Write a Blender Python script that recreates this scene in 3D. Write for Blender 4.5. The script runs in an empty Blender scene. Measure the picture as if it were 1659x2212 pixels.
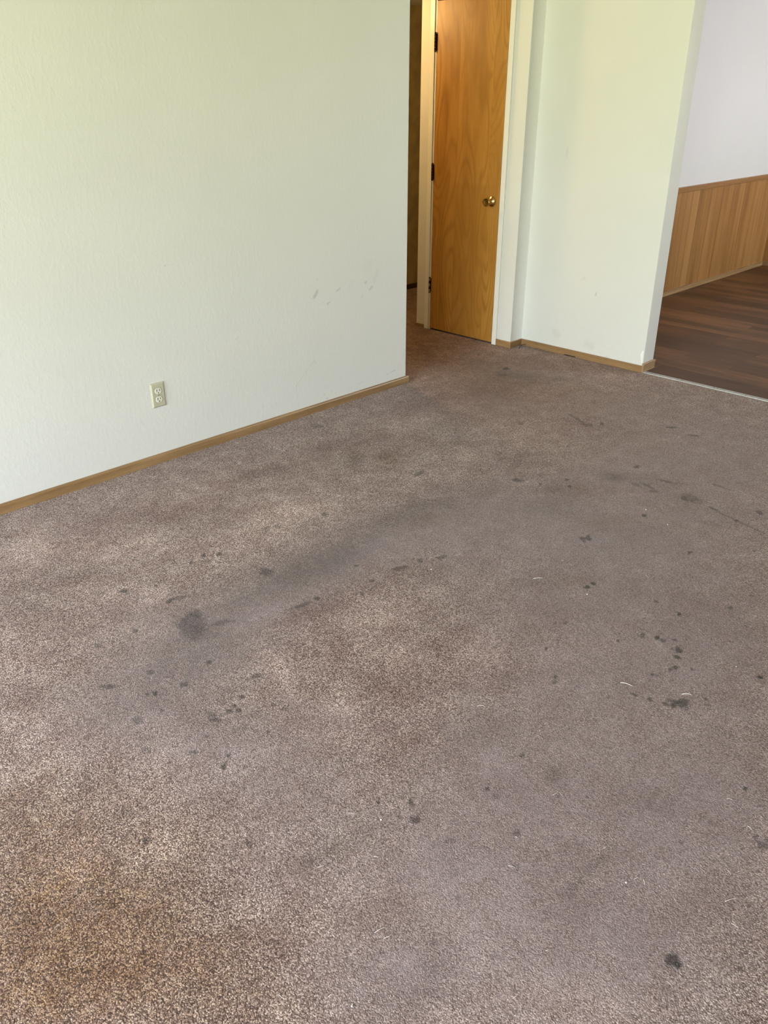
import bpy, bmesh, math, random
import numpy as np
from mathutils import Vector, Matrix

# ------------------------------------------------------------------ camera
sc = bpy.context.scene
COL = sc.collection
EYE = Vector((0.0, -3.26, 1.5442))
PITCH, YAW = 0.467036, 0.777321
cam_data = bpy.data.cameras.new('camera')
cam_data.sensor_fit = 'VERTICAL'
cam_data.sensor_height = 36.0
cam_data.lens = 36.0 * 1796.86 / 2212.0
cam_data.clip_start = 0.02
cam = bpy.data.objects.new('camera', cam_data)
COL.objects.link(cam)
_f = Vector((math.cos(YAW)*math.cos(PITCH), math.sin(YAW)*math.cos(PITCH), -math.sin(PITCH)))
_r = Vector((math.sin(YAW), -math.cos(YAW), 0))
_u = _r.cross(_f)
cam.matrix_world = Matrix(((_r.x, _u.x, -_f.x, EYE.x), (_r.y, _u.y, -_f.y, EYE.y), (_r.z, _u.z, -_f.z, EYE.z), (0, 0, 0, 1)))
sc.camera = cam

# ------------------------------------------------------------------ world, exposure
SKY_STRENGTH = 1.0
EXPOSURE = 5.36
LAMP_POWER = 3.4
sc.view_settings.view_transform = 'Standard'
sc.view_settings.look = 'None'
sc.view_settings.gamma = 1.0
sc.view_settings.use_curve_mapping = False
sc.view_settings.exposure = EXPOSURE
sc.cycles.use_denoising = True
sc.cycles.max_bounces = 8
sc.cycles.diffuse_bounces = 5
sc.cycles.sample_clamp_indirect = 4.0
sc.cycles.caustics_reflective = False
sc.cycles.caustics_refractive = False

world = bpy.data.worlds.new('daylight')
sc.world = world
world.use_nodes = True
_wn, _wl = world.node_tree.nodes, world.node_tree.links
_wn.clear()
_out = _wn.new('ShaderNodeOutputWorld')
_bg = _wn.new('ShaderNodeBackground')
_tc = _wn.new('ShaderNodeTexCoord')
_sx = _wn.new('ShaderNodeSeparateXYZ')
_mr = _wn.new('ShaderNodeMapRange')
_mr.inputs['From Min'].default_value = -1.0
_mr.inputs['From Max'].default_value = 1.0
_rp = _wn.new('ShaderNodeValToRGB')
_el = _rp.color_ramp.elements
# lawn below, sunlit foliage at the horizon, hazy sky above
_el[0].position = 0.0;  _el[0].color = (0.60, 0.65, 0.395, 1)
_el[1].position = 1.0;  _el[1].color = (0.60, 0.80, 1.20, 1)
for _p, _c in ((0.46, (0.82, 0.89, 0.545)), (0.51, (0.80, 0.88, 0.68)), (0.60, (0.87, 0.97, 1.02)), (0.68, (0.88, 0.99, 1.20)), (0.80, (0.74, 0.90, 1.30))):
    _e = _el.new(_p); _e.color = (*_c, 1)
# whiter ground colours on the kitchen side (-y), added to cool the kitchen light
_rp2 = _wn.new('ShaderNodeValToRGB')
_e2 = _rp2.color_ramp.elements
_e2[0].position = 0.0; _e2[0].color = (0.62, 0.61, 0.64, 1)
_e2[1].position = 1.0; _e2[1].color = (0.60, 0.80, 1.20, 1)
for _p, _c in ((0.48, (0.80, 0.79, 0.83)), (0.60, (0.92, 0.96, 1.06)), (0.75, (0.85, 0.95, 1.18))):
    _e = _e2.new(_p); _e.color = (*_c, 1)
_mr2 = _wn.new('ShaderNodeMapRange')
_mr2.inputs['From Min'].default_value = -0.65; _mr2.inputs['From Max'].default_value = -0.85
_mx = _wn.new('ShaderNodeMix'); _mx.data_type = 'RGBA'
_wl.new(_tc.outputs['Generated'], _sx.inputs[0])
_wl.new(_sx.outputs['Z'], _mr.inputs['Value'])
_wl.new(_sx.outputs['Y'], _mr2.inputs['Value'])
_wl.new(_mr.outputs[0], _rp.inputs[0]); _wl.new(_mr.outputs[0], _rp2.inputs[0])
_wl.new(_mr2.outputs[0], _mx.inputs[0]); _wl.new(_rp.outputs[0], _mx.inputs[6]); _wl.new(_rp2.outputs[0], _mx.inputs[7])
_wl.new(_mx.outputs[2], _bg.inputs[0])
_bg.inputs[1].default_value = SKY_STRENGTH
_wl.new(_bg.outputs[0], _out.inputs[0])

# room measures (metres); x runs along the left wall away from the camera, left wall face is y = 0
X_BACK, Y_SIDE, CEIL = -3.6, -7.2, 2.44
X_END = 3.499                 # free end of the left wall
X_DOOR = 4.545                # wall with the door
X_RIGHT, Y_JOG, Y_EDGE, X_KIT = 4.670, 0.015, -0.9015, 4.798
Y_KIT, X_FAR, Y_KSIDE = 0.0525, 8.762, -4.6
Y_CORNER, Y_HALL = 0.8757, 1.80
HALL_CEIL = 2.14
WIN_LIVING = (-4.6, -0.45, 0.70, 2.16)     # y0, y1, sill, head in the wall behind the camera
WIN_KITCHEN = (7.1, 8.6, 0.95, 2.15)        # x0, x1, sill, head in the kitchen side wall

def window_portal(name, loc, rot, sx, sy):
    d = bpy.data.lights.new(name, 'AREA')
    d.shape = 'RECTANGLE'; d.size = sx; d.size_y = sy
    d.cycles.is_portal = True
    o = bpy.data.objects.new(name, d); COL.objects.link(o)
    o.location = loc; o.rotation_euler = rot
    return o
window_portal('window_portal_living', (X_BACK-0.06, (WIN_LIVING[0]+WIN_LIVING[1])/2, (WIN_LIVING[2]+WIN_LIVING[3])/2), (math.pi/2, 0, -math.pi/2), WIN_LIVING[1]-WIN_LIVING[0], WIN_LIVING[3]-WIN_LIVING[2])
window_portal('window_portal_kitchen', ((WIN_KITCHEN[0]+WIN_KITCHEN[1])/2, Y_KSIDE-0.06, (WIN_KITCHEN[2]+WIN_KITCHEN[3])/2), (math.pi/2, 0, 0), WIN_KITCHEN[1]-WIN_KITCHEN[0], WIN_KITCHEN[3]-WIN_KITCHEN[2])
# marks on the carpet: centre x, y, 2x2 shape, strength (metres)
SPOTS=[(1.162,-1.244,22.75,-15.24,-10.94,-10.77,0.5),(1.214,-1.193,45.94,-31.1,-35.22,-34.66,0.5),(1.241,-1.298,26.73,-14.85,-32.41,-73.87,0.45),(1.146,-1.201,38.55,-25.17,-24.32,-23.93,0.3),(1.543,-1.145,36.78,-29,-29.81,-29.34,0.55),(1.453,-0.885,105.51,-72.54,-55.66,-54.77,0.8),(1.501,-0.918,103.69,-73.81,-55.33,-54.44,0.8),(1.39,-0.894,135.45,-90.48,-76.46,-75.23,0.7),(1.117,-0.894,65.17,-50.43,-101.64,-38.62,0.8),(1.103,-0.888,153.1,-87,-86.24,-84.86,0.5),(1.192,-1.063,72.39,-21.93,16.55,-104.74,0.8),(1.232,-1.07,45.4,-21.64,-25.88,-87.66,0.45),(1.019,-1.135,98.2,-71.55,-102.29,-56.17,0.8),(0.892,-1.125,86.45,-46.65,-63.59,-62.57,0.5),(1.089,-1.443,92.23,-64.19,-84.21,-82.86,0.7),(0.936,-1.362,77.01,-46.99,-69.91,-68.79,0.55),(0.817,-1.331,48.99,-27.16,-73.18,-72.01,0.6),(0.975,-1.482,76.3,-50.23,-72.84,-71.67,0.65),(0.894,-1.456,143.02,-88.18,-93.78,-92.27,0.8),(0.876,-1.444,144.23,-87.35,-94.07,-92.56,0.6),(1.06,-1.648,110.81,-82.9,-75.95,-74.73,0.75),(1.022,-1.666,135.89,-100.14,-97.87,-96.3,0.75),(1.019,-1.686,113.58,-84.29,-99.05,-97.46,0.8),(0.998,-1.671,98.35,-71.52,-79.48,-78.2,0.7),(0.95,-1.661,70.62,-49.55,-40.58,-39.93,0.5),(0.953,-1.679,88.29,-62.59,-81.87,-80.56,0.7),(0.974,-1.671,116.26,-83.27,-100.69,-99.08,0.5),(0.797,-1.526,63.28,-37.52,-51.32,-50.5,0.5),(0.867,-1.535,182.76,-114.47,-99.2,-97.61,0.6),(0.953,-1.635,87.99,-61.12,-99.94,-98.34,0.5),(1.149,-1.6,54.03,-29.39,-35.55,-92.49,0.6),(1.023,-1.815,171.25,-135.71,-141.33,-139.07,0.7),(0.894,-1.709,146.35,-101.13,-143.39,-141.09,0.5),(1.995,-0.952,71.31,-63.72,-46.19,-45.45,0.75),(1.795,-0.899,51.22,-41.41,-48.87,-48.09,0.5),(1.755,-0.876,50.67,-28.03,-6.23,-77,0.45),(1.554,-1.41,86.17,-75.85,-66.5,-65.43,0.7),(1.496,-1.405,32.87,-18.57,-18.62,-101.71,0.6),(1.436,-1.392,37.77,-21.43,-24.06,-99.84,0.3),(1.772,-1.459,78.32,-77.69,-61.72,-60.73,0.7),(1.683,-1.499,97.73,-94.83,-65.28,-64.24,0.6),(1.802,-1.346,92.82,-88.91,-77.52,-76.27,0.55),(1.102,-1.736,108.88,-87.15,-97.28,-95.72,0.55),(1.114,-1.772,129.96,-106.67,-131.28,-129.17,0.45),(2.826,-1.307,35.05,-47.43,-38.9,-38.28,0.75),(2.832,-1.334,62.86,-86.11,-52.24,-51.41,0.6),(2.935,-1.515,74.73,-113.85,-53.62,-52.76,0.8),(2.987,-1.471,73.69,-111.79,-77.8,-76.56,0.7),(2.861,-1.413,103.13,-147.19,-79.68,-78.4,0.7),(3.334,-1.618,51.61,-91.71,-48.45,-47.68,0.7),(2.909,-1.892,57.63,-104.31,-46.4,-45.65,0.85),(2.561,-1.82,55.44,-86.97,-51.62,-50.79,0.7),(2.579,-1.833,54.96,-87.3,-41.21,-40.55,0.65),(2.549,-1.835,66.71,-105.08,-69.54,-68.43,0.6),(2.571,-1.847,82.56,-131.71,-69.25,-68.14,0.5),(2.266,-2.027,71.88,-76.76,-28.32,-108.39,0.95),(2.302,-2.029,51.97,-102.28,-77.25,-35.44,0.9),(2.75,-2.168,58.35,-117.71,-73.18,-72.01,0.75),(2.33,-2.339,67.43,-132.58,-94.43,-92.92,0.9),(2.161,-2.351,60.69,-113.26,-61.69,-60.7,0.9),(2.16,-2.371,39.06,-124.94,-104.22,-13.36,0.7),(2.137,-2.312,61.88,-111.51,-61.27,-60.29,0.65),(2.129,-2.304,124.45,-222.33,-102.11,-100.48,0.6),(2.188,-2.396,88.99,-173.01,-103.69,-102.02,0.8),(2.06,-2.27,129.46,-220.34,-103.86,-102.2,0.8),(2.155,-2.422,59.91,-117.26,-106.69,-104.98,0.7),(2.143,-2.434,45.06,-88.59,-80.95,-79.66,0.8),(2.141,-2.412,120.9,-233.75,-160.3,-157.73,0.6),(2.113,-2.437,43.27,-108.27,-193.85,-97.65,0.6),(2.108,-2.446,37.83,-95.2,-129.95,-65.6,0.85),(2.059,-2.465,42.73,-94.22,-93.53,-68.18,0.75),(2.039,-2.46,75.49,-145.46,-115.22,-113.37,0.8),(2.084,-2.506,44.89,-162.32,-149.84,-22.18,0.65),(1.976,-2.431,62.13,-199.25,-154.94,-26.09,0.85),(1.868,-2.484,68.42,-125.34,-95.66,-94.13,0.7),(1.919,-2.559,30.15,-59.8,-35.21,-34.65,0.75),(1.89,-2.546,57.08,-110.74,-78.17,-76.92,0.7),(1.883,-2.525,30.76,-106.45,-167.46,-32.08,0.7),(1.908,-2.536,22.59,-49.96,-139.36,-103.44,0.6),(1.884,-2.537,40.17,-77.23,-195.14,-192.01,0.5),(1.857,-2.441,28,-81.47,-243.3,-62.28,0.7),(1.982,-2.599,44.24,-173.73,-162.57,-28.17,0.7),(1.962,-2.614,31.96,-95.34,-229.77,-104.81,0.7),(1.766,-2.233,90.5,-133.51,-88.65,-87.23,0.75),(1.744,-2.245,65.29,-96.12,-90.2,-88.75,0.55),(2.026,-2.096,101.24,-152.8,-97.3,-95.74,0.65),(2.35,-2.244,85.18,-158.45,-134.45,-132.3,0.75),(2.492,-2.441,76.23,-170.13,-91.77,-90.3,0.7),(2.931,-2.337,65,-154.29,-72.74,-71.57,0.7),(3.125,-2.182,50.19,-113.75,-63.5,-62.48,0.7),(3.264,-2.217,19.91,-74.35,-84.3,8.24,0.7),(1.863,-2.133,145.33,-210.01,-107.05,-105.33,0.7),(2.004,-2.073,136.77,-201.97,-97.3,-95.74,0.4),(2.07,-1.527,40.61,-39.22,-37.17,-74.97,0.6),(1.992,-1.486,71.37,-78.35,-56.89,-55.98,0.6),(1.902,-1.472,26.87,-22.77,-34.31,-80.84,0.6),(2.57,-0.953,29.24,-22.99,-2.27,-70.2,0.6),(1.431,-2.357,107.21,-146.87,-113.98,-112.15,0.7),(1.275,-2.365,117.62,-149.32,-125.73,-123.72,0.9),(1.11,-2.259,131.15,-141.13,-87.09,-85.69,0.75),(1.054,-2.273,169.75,-178.18,-181.99,-179.08,0.8),(1.075,-2.305,66.93,-72.67,-61.05,-60.07,0.6),(1.088,-2.303,132.77,-145.17,-108.92,-107.17,0.5),(1.269,-2.398,48.34,-96.38,-129.96,-58.45,0.4),(1.725,-2.822,100.35,-232.59,-125.73,-123.72,0.85),(1.594,-2.904,84.24,-200.69,-82.24,-80.92,0.6),(1.583,-2.927,34.98,-85.06,-58.86,-57.92,0.55),(1.603,-2.927,69.01,-169.44,-96.78,-95.23,0.5),(1.212,-2.501,86.23,-116.7,-94.99,-93.47,0.45),(1.264,-2.711,140.45,-233.25,-210.7,-207.33,0.85),(1.173,-2.911,40.44,-78.11,-52.01,-51.18,0.85),(1.17,-2.924,9.46,-134.49,-96.61,-12.04,0.8),(1.25,-3.018,34.37,-227.47,-230.79,-84.44,0.9),(1.457,-2.788,120.61,-238.45,-194.76,-191.64,0.55),(0.868,-2.548,191.25,-216.33,-187.42,-184.41,0.6),(0.983,-2.517,140.97,-168.14,-168.51,-165.81,0.5),(0.895,-2.572,187.06,-219.79,-186.8,-183.81,0.55),(1.285,-2.884,131.5,-262.33,-175.76,-172.94,0.6),(0.731,-2.625,282.72,-307.9,-295.07,-290.34,0.85),(0.86,-1.834,176.11,-23.28,20.6,-117.18,0.9),(0.873,-1.828,249.3,-180.01,-116.54,-114.67,0.7),(0.893,-1.811,147.61,-107.12,-113.98,-112.15,0.7),(0.837,-1.739,84.23,-56.73,-150.7,-148.28,0.65),(0.75,-1.638,65.8,-39.6,-56.12,-55.22,0.4),(0.899,-1.876,147.79,-111.36,-157.33,-154.8,0.6),(0.742,-1.772,134.14,-85.52,-162.56,-159.95,0.6),(0.592,-1.901,173.87,-52.09,-59.75,-180.64,0.9),(0.603,-1.905,163.16,-72.76,-138.28,-218.34,0.55),(0.755,-2.08,136.86,-103.85,-65.16,-64.12,0.6),(0.843,-2.113,194.05,-160.23,-141.24,-138.98,0.55),(0.849,-2.082,193.08,-157.21,-184.09,-181.14,0.5),(1.052,-2.205,170.13,-170.76,-130.97,-128.88,0.8),(0.604,-1.793,65.49,-145.63,-97.75,-8.05,0.4),(4.143,-0.256,32.54,-43.06,-26.36,-25.94,0.8),(4.019,-0.321,23.42,-30.74,-27.62,-27.17,0.4),(3.684,-1.067,6.8,-17.24,-89.42,43.61,0.45),(3.646,-1.156,16.8,-28.46,-45.16,-26.07,0.5),(3.712,-1.204,48.06,-78.81,-37.94,-37.33,0.7),(3.917,-1.488,18.24,-35.18,-58.19,-57.26,0.6),(3.888,-1.616,14.65,-32.02,-70.17,-40.61,0.5),(3.415,-0.902,53.63,-73.33,-37.94,-37.33,0.4),(2.647,-0.15,17.17,-17.51,-45.76,-12.12,0.35),(2.258,-0.463,77.29,-65.04,-47.5,-46.74,0.3),(3.167,-2.063,17.71,-56.98,-127.77,9.7,0.6),(3.177,-1.762,9.65,-28.24,-103.41,24.95,0.5),(3.155,-1.711,11.96,-31.46,-83.06,11.42,0.4),(3.147,-1.805,25.25,-50.79,-75.11,-47.44,0.5),(3.28,-1.796,9.57,-23.25,-107.2,-15.88,0.5),(3.396,-1.998,7.31,-22.58,-113.48,4.42,0.4),(3.144,-2.125,5.98,-22.38,-169.92,37.24,0.4),(3.112,-2.243,4.33,-17.96,-175,38.07,0.4),(3.191,-1.943,11.57,-26.82,-25.58,-11.75,0.3),(3.186,-1.983,13.89,-34.21,-35.84,-12.76,0.25),(3.175,-1.932,32.46,-64.61,-34.17,-33.62,0.5)]
WEAR=[(2.3,-1.315,1.66,-1.51,-1.52,-4.78,0.6),(1.805,-1.268,2.48,-1.59,-1.16,-7.78,0.9),(1.385,-1.308,2.7,-1.37,-1.13,-6.71,0.75),(1.038,-1.391,3.37,-1.43,-1.43,-5.52,0.75),(1.125,-1.123,4.74,-2.97,-5.23,-5.15,0.4),(0.817,-1.498,4.64,-2.13,-3.47,-6.11,0.5),(0.914,-1.755,3.52,-2.52,-5.02,-4.94,0.6),(0.929,-2.007,3.36,-2.77,-5.12,-5.04,0.55),(3.128,-1.607,3.23,-6.35,-8.4,-2.92,0.7),(2.603,-1.623,2.05,-2.96,-3.47,-3.41,0.7),(2.784,-1.977,1.05,-1.93,-1.54,-1.52,0.8),(3.562,-1.788,0.83,-1.68,-1.19,-1.17,0.75),(2.164,-2.058,1.53,-2.38,-2.25,-2.22,0.7),(2.19,-2.461,1.34,-2.74,-1.64,-1.61,0.8),(1.745,-2.327,2.44,-3.8,-3.15,-3.1,0.65),(1.358,-2.442,1.96,-2.75,-2.88,-2.83,0.8),(1.57,-2.765,1.6,-3.26,-2.24,-2.2,0.9),(1.026,-2.494,2.42,-2.92,-3.29,-3.24,0.8),(1.094,-2.8,1.91,-3.13,-3.51,-3.45,0.9),(0.75,-2.548,3.85,-4,-6.29,-6.19,0.75),(0.794,-2.17,4.93,-4.07,-6.2,-6.1,0.4),(3.627,-0.539,1.98,-2.85,-3.22,-0.85,0.55),(4.146,-0.314,2.24,-3.18,-4.17,-2.17,0.8),(4.021,-1.16,1.05,-2.01,-3.05,-1.08,0.5),(2.509,-1.857,2.59,-4.07,-4.92,-4.84,0.5),(1.413,-2.237,5.6,-7.02,-6.6,-6.49,0.5),(2.187,-1.53,3.03,-3.65,-3.28,-3.23,0.5),(1.153,-1.894,5.34,-4.77,-6.31,-6.21,0.3)]
DIRT=[(1.62,-1.222,2.67,-1.53,-1.06,-7.29,0.28),(1.108,-1.362,3.77,-1.82,-2.23,-6.39,0.22),(1.734,-1.244,5.38,-3.3,-1.72,-11.76,0.5),(1.565,-1.236,6.47,-3.76,-2.66,-12.75,0.45),(1.359,-1.24,6.95,-4.07,-4.51,-10.62,0.35),(1.144,-1.31,8.5,-5.2,-7.73,-10.37,0.45),(1.038,-1.391,5.55,-2.57,-3.56,-9.95,0.35),(0.887,-1.455,5.46,-2.61,-5.03,-9.02,0.3),(0.957,-1.695,5.9,-4.23,-10.82,-10.65,0.28),(2.181,-1.194,4.94,-4.26,-4.24,-11.22,0.45),(2.41,-1.244,3.96,-4.05,-4.74,-8.85,0.35),(1.928,-1.214,7.36,-5.43,-3.69,-12.89,0.35),(3.15,-1.594,7.22,-13.73,-17.5,-7.85,0.6),(3.223,-1.703,4.04,-9.17,-16.46,-2.54,0.3),(2.674,-1.574,3.76,-5.43,-7.54,-7.42,0.25),(4.11,-0.48,2.71,-3.97,-8.35,-5.05,0.6),(4.077,-0.313,6.07,-8.05,-8.33,-8.2,0.35),(3.777,-0.456,3.8,-4.91,-4.66,-4.59,0.25),(2.471,-0.616,12.79,-12.13,-8.57,-8.43,0.45),(2.606,-0.698,15.91,-16.18,-10.52,-10.35,0.35),(2.315,-1.147,10.01,-10.16,-15.27,-20.62,0.35),(0.802,-2.21,14.96,-6.19,-18,-53.92,0.35),(0.881,-2.231,14.08,-6.92,-17.2,-45.28,0.4),(0.978,-2.253,15.9,-8.67,-14.73,-39.08,0.3),(1.086,-2.402,30.18,-19.55,-29.39,-73.73,0.4),(1.423,-2.221,8.36,-10.43,-13,-12.79,0.25),(1.433,-2.456,32.64,-16.79,-6.05,-54.88,0.6),(1.53,-2.683,7.71,-19.57,-21.08,-12.45,0.35),(1.199,-2.679,13.39,-3.96,-5.58,-71.59,0.35),(1.289,-2.682,24.12,-15.02,-23,-89.76,0.25),(0.828,-2.587,22.06,-7.8,-10.87,-41.36,0.3),(0.78,-2.605,12.51,-13.92,-30.83,-30.34,0.25),(2.852,-1.499,7.09,-10.47,-10.82,-10.65,0.25),(2.007,-1.593,3.25,-3.76,-10.87,-10.69,0.2),(0.735,-1.442,11,-4.58,-9.73,-17.18,0.3),(0.691,-1.256,11.94,-5.83,-13.85,-13.62,0.2),(0.852,-0.725,8.85,-4.04,-9.91,-9.75,0.25),(1.03,-0.669,6.61,-2.82,-7.11,-12.9,0.3),(3.112,-1.989,2.25,-5.68,-8.78,-2.35,0.2),(2.199,-1.902,6.18,-8.13,-12.28,-16.74,0.3),(0.926,-2.655,31.9,-87.28,-128.56,-52.46,0.4),(1.151,-2.924,13.05,-37.68,-81.75,-53.71,0.3),(1.527,-1.152,15.9,-12.48,-15.82,-15.57,0.25),(2.365,-1.909,5.47,-8.41,-10.66,-10.48,0.2),(0.581,-1.631,13.38,-6.98,-15.16,-14.91,0.2),(0.615,-1.794,16.06,-9.34,-16.4,-16.14,0.2),(0.85,-2.478,6.5,-6.88,-11.06,-10.88,0.15),(0.432,-1.957,13.29,-7.09,-15.5,-15.25,0.2),(0.309,-1.913,14.4,-6.57,-16.41,-16.14,0.15),(0.3,-2.036,11.55,-5.58,-14.48,-14.25,0.15)]
LIGHT=[(1.878,-0.856,4,-2.61,-2.4,-8.77,0.55),(1.906,-0.732,6.74,-5.4,-8.11,-7.98,0.3),(1.752,-0.415,4.94,-2.77,-2.83,-9.42,0.3),(1.677,-0.933,6.84,-4.07,-3.46,-13.53,0.3),(1.271,-0.599,5.94,-2.91,-4.41,-8.29,0.45),(1.045,-0.42,6.42,-2.47,-4.63,-10.9,0.5),(1.069,-0.288,22.25,-2.96,5.04,-7.55,0.35),(1.469,-0.8,7.99,-5.38,-9.84,-9.68,0.25),(2.027,-0.917,9.72,-8.69,-10.37,-10.2,0.2),(1.527,-1.838,13.41,-14.19,-11.63,-11.44,0.6),(1.226,-1.582,5.73,-13.47,-27.13,2.46,0.6),(1.2,-1.668,7.5,-18.83,-30.83,2.65,0.4),(1.59,-1.633,6.74,-3.38,0.1,-11.46,0.35),(1.73,-1.993,8.67,-10.93,-9.83,-9.67,0.35),(1.24,-1.885,15.56,-14.54,-14.98,-14.74,0.45),(1.684,-1.69,14.96,-15.83,-8.72,-8.58,0.25),(1.143,-1.962,11.84,-10.9,-16.49,-16.23,0.3),(2.884,-0.98,5.79,-7.04,-9.02,-8.87,0.45),(3.059,-0.491,5.83,-5.61,-3.82,-10.9,0.35),(2.693,-1.056,4.39,-5.18,-9.84,-9.68,0.2),(2.449,-0.881,5.9,-5.24,-4.49,-10.91,0.2),(0.683,-1.03,11.63,-5.19,-12.4,-12.2,0.2),(0.583,-1.314,10.94,-4.99,-12.63,-12.43,0.2),(0.554,-1.511,13.36,-6.46,-14.35,-14.12,0.2),(0.654,-1.771,13.02,-7.74,-15.77,-15.52,0.3),(0.738,-1.698,12.27,-7.53,-14.35,-14.12,0.2),(0.444,-1.85,15.8,4.25,12.48,-17.05,0.25),(0.61,-1.946,16.42,-10.29,-18.14,-17.85,0.25),(1.065,-0.771,8.09,-4.32,-11.51,-11.32,0.2),(1.154,-0.991,9.26,-5.62,-10.14,-9.98,0.3),(1.033,-1.161,9.94,-5.97,-13.9,-13.68,0.2),(1.174,-1.832,14.5,-12.7,-18.12,-17.83,0.2),(0.955,-2.783,4,-5.9,-11.01,-10.84,0.3),(0.972,-2.601,4.63,-5.87,-11.06,-10.88,0.2),(0.98,-2.86,4.74,-7.69,-20.07,-19.75,0.3),(0.924,-2.49,6.78,-7.61,-12.69,-12.49,0.15),(2.877,-0.497,5.13,-4.68,-3.54,-9.91,0.25),(1.922,-2.189,4.84,-7.41,-12.29,-12.09,0.12),(4.506,-0.816,2.87,-5.34,-12.65,-3.84,0.3),(0.771,-2.66,12.56,-14.54,-27.04,-26.6,0.2)]
RED=[(3.579,-0.374,1.85,-2.51,-4.24,-1.12,0.35),(1.172,-0.499,5.09,-2.01,-2.43,-9.79,0.35),(0.754,-1.036,7.49,-3.54,-12.5,-12.3,0.35),(0.997,-0.992,7.92,-3.49,-7,-14.12,0.25),(0.617,-1.238,14.87,-6.79,-17.84,-17.56,0.3),(0.637,-1.448,10.82,-5.47,-16.49,-16.23,0.3),(0.663,-1.598,12.68,-6.99,-17.7,-17.41,0.25),(1.461,-0.843,8.5,-4.82,-8.14,-17.97,0.2),(2.071,-0.424,5.73,-3.5,-2.02,-15.08,0.35),(2.789,-0.676,5.27,-4.93,-4.6,-12.17,0.35),(3.094,-0.323,7.21,-6.69,-4.82,-14.46,0.3),(0.884,-0.543,11.96,-5.27,-14.11,-13.89,0.3),(1.26,-2.003,9.24,-9.3,-14.57,-14.34,0.25),(1.752,-1.91,8.63,-10.5,-11.68,-11.5,0.3),(1.664,-2.124,6.34,-8.36,-12.51,-12.31,0.25),(1.622,-0.506,6.73,-3.5,-3.35,-14.33,0.6),(1.522,-0.524,11.54,-7.3,-12.38,-12.19,0.3),(1.758,-0.705,16.41,-12.24,-14.14,-13.91,0.4),(1.488,-0.369,8.12,-3.92,-4.13,-13.55,0.4),(1.278,-0.334,8.78,-3.56,-2.33,-10.59,0.4),(2.482,-0.407,5.8,-4.41,-3.47,-12.63,0.5),(2.705,-0.503,4.68,-3.83,-2.65,-13.12,0.5),(2.258,-0.463,5.4,-3.6,-2,-14.75,0.35),(1.922,-0.417,7.01,-4.12,-2.76,-13.02,0.3),(3.329,-0.348,4.5,-4.49,-2.08,-6.34,0.5),(3.284,-0.62,4.32,-5.21,-6.27,-6.17,0.3),(1.448,-1.45,9.39,-4.61,-1.29,-20.64,0.6),(1.579,-1.464,8.79,-5.33,-3.99,-20.89,0.4),(1.401,-1.66,6.42,-5.85,-5.9,-5.8,0.35),(1.402,-1.919,5.71,-5.92,-8.39,-8.26,0.45),(1.571,-1.932,9.42,-10.69,-7.75,-7.62,0.4),(1.624,-1.706,11.54,-11.97,-13.54,-13.33,0.3),(1.118,-1.858,11.98,-10.28,-12.63,-12.43,0.3),(0.996,-0.702,8.66,-3.65,-9.2,-16.54,0.4),(0.836,-0.829,7.9,-3.69,-10.9,-10.72,0.3),(4.135,0.287,2.23,-3.14,-4.44,0.81,0.5),(4.421,0.325,3,-4.14,-8.87,0.11,0.4),(4.524,0.761,4.93,-5.49,-2.66,-2.62,0.4),(4.392,-0.279,2.28,-3.55,-7.29,-1.34,0.4),(4.51,-0.684,2.14,-3.89,-7.5,-1.35,0.4),(3.628,-1.117,3.45,-6.13,-10.2,-2.84,0.35),(2.986,-1.203,3.46,-4.71,-5.46,-5.37,0.25),(1.278,-2.125,6.08,-6.63,-10.04,-9.88,0.3),(2.038,-2.05,4.66,-6.88,-6.54,-6.43,0.2),(1.309,-2.393,4.8,-6.34,-9.22,-9.07,0.2),(0.891,-2.44,9.93,-10.51,-10.45,-10.29,0.25),(1.144,-2.714,11.49,-6.36,-6.71,-24.45,0.25),(2.439,-2.339,2.46,-5.02,-4.13,-4.06,0.1),(1.303,-2.875,5.56,-5.71,-7.2,-15.23,0.2),(0.609,-2.307,9.47,-7.36,-11.68,-11.5,0.25),(0.749,-2.178,8.49,-6.79,-11.56,-11.38,0.2),(1.831,-1.506,4.08,-3.65,-6.87,-11.7,0.25)]
BROWN_AND_SHADE=[(4.078,0.04,1.48,-2.06,-2.64,-0.07,0.5),(4.286,0.635,5.18,-5.65,-1.44,-1.42,0.5),(3.766,-0.564,1.83,-2.58,-2.65,-1.46,0.3),(4.046,-0.849,1.29,-2.21,-3.82,-1.31,0.25),(2.601,-0.733,12.26,-12.59,-9.13,-8.99,0.6),(2.505,-0.596,18.26,-17.41,-12.62,-12.42,0.3),(4.053,0.215,2.01,-2.85,-3.42,0.59,0.5),(5.12,1.452,5.9,-6.37,-0.69,-0.68,0.8),(2.287,-1.301,5.87,-6.66,-8.67,-8.53,0.2),(0.372,-1.929,4.69,-0.98,-1.77,-5,0.65),(0.259,-2.063,4.9,-2.29,-5.09,-5,0.6),(0.418,-2.169,4.42,-2.62,-5.63,-5.54,0.5),(0.424,-1.661,5.56,-2.54,-4.65,-4.57,0.45),(0.516,-2.06,7.41,-4.54,-10.45,-10.29,0.3),(0.531,-2.242,7.49,-5.2,-11.81,-11.62,0.25),(2.268,-1.972,6.78,-10.44,-14.25,-14.02,0.3),(2.726,-1.805,4.11,-6.74,-8.86,-8.72,0.25),(0.532,-2.392,6.08,-4.67,-13.25,-13.04,0.3),(0.685,-1.965,6.53,-4.4,-8.74,-8.6,0.2),(0.736,-2.361,6.48,-5.79,-11.06,-10.88,0.15),(2.936,-1.585,3.41,-5.36,-8.42,-8.28,0.25),(3.826,-0.383,2.72,-3.69,-4.19,-2.27,0.25)]  # brown soiling; the bottom-left ellipses put shade into the carpet colour
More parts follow.
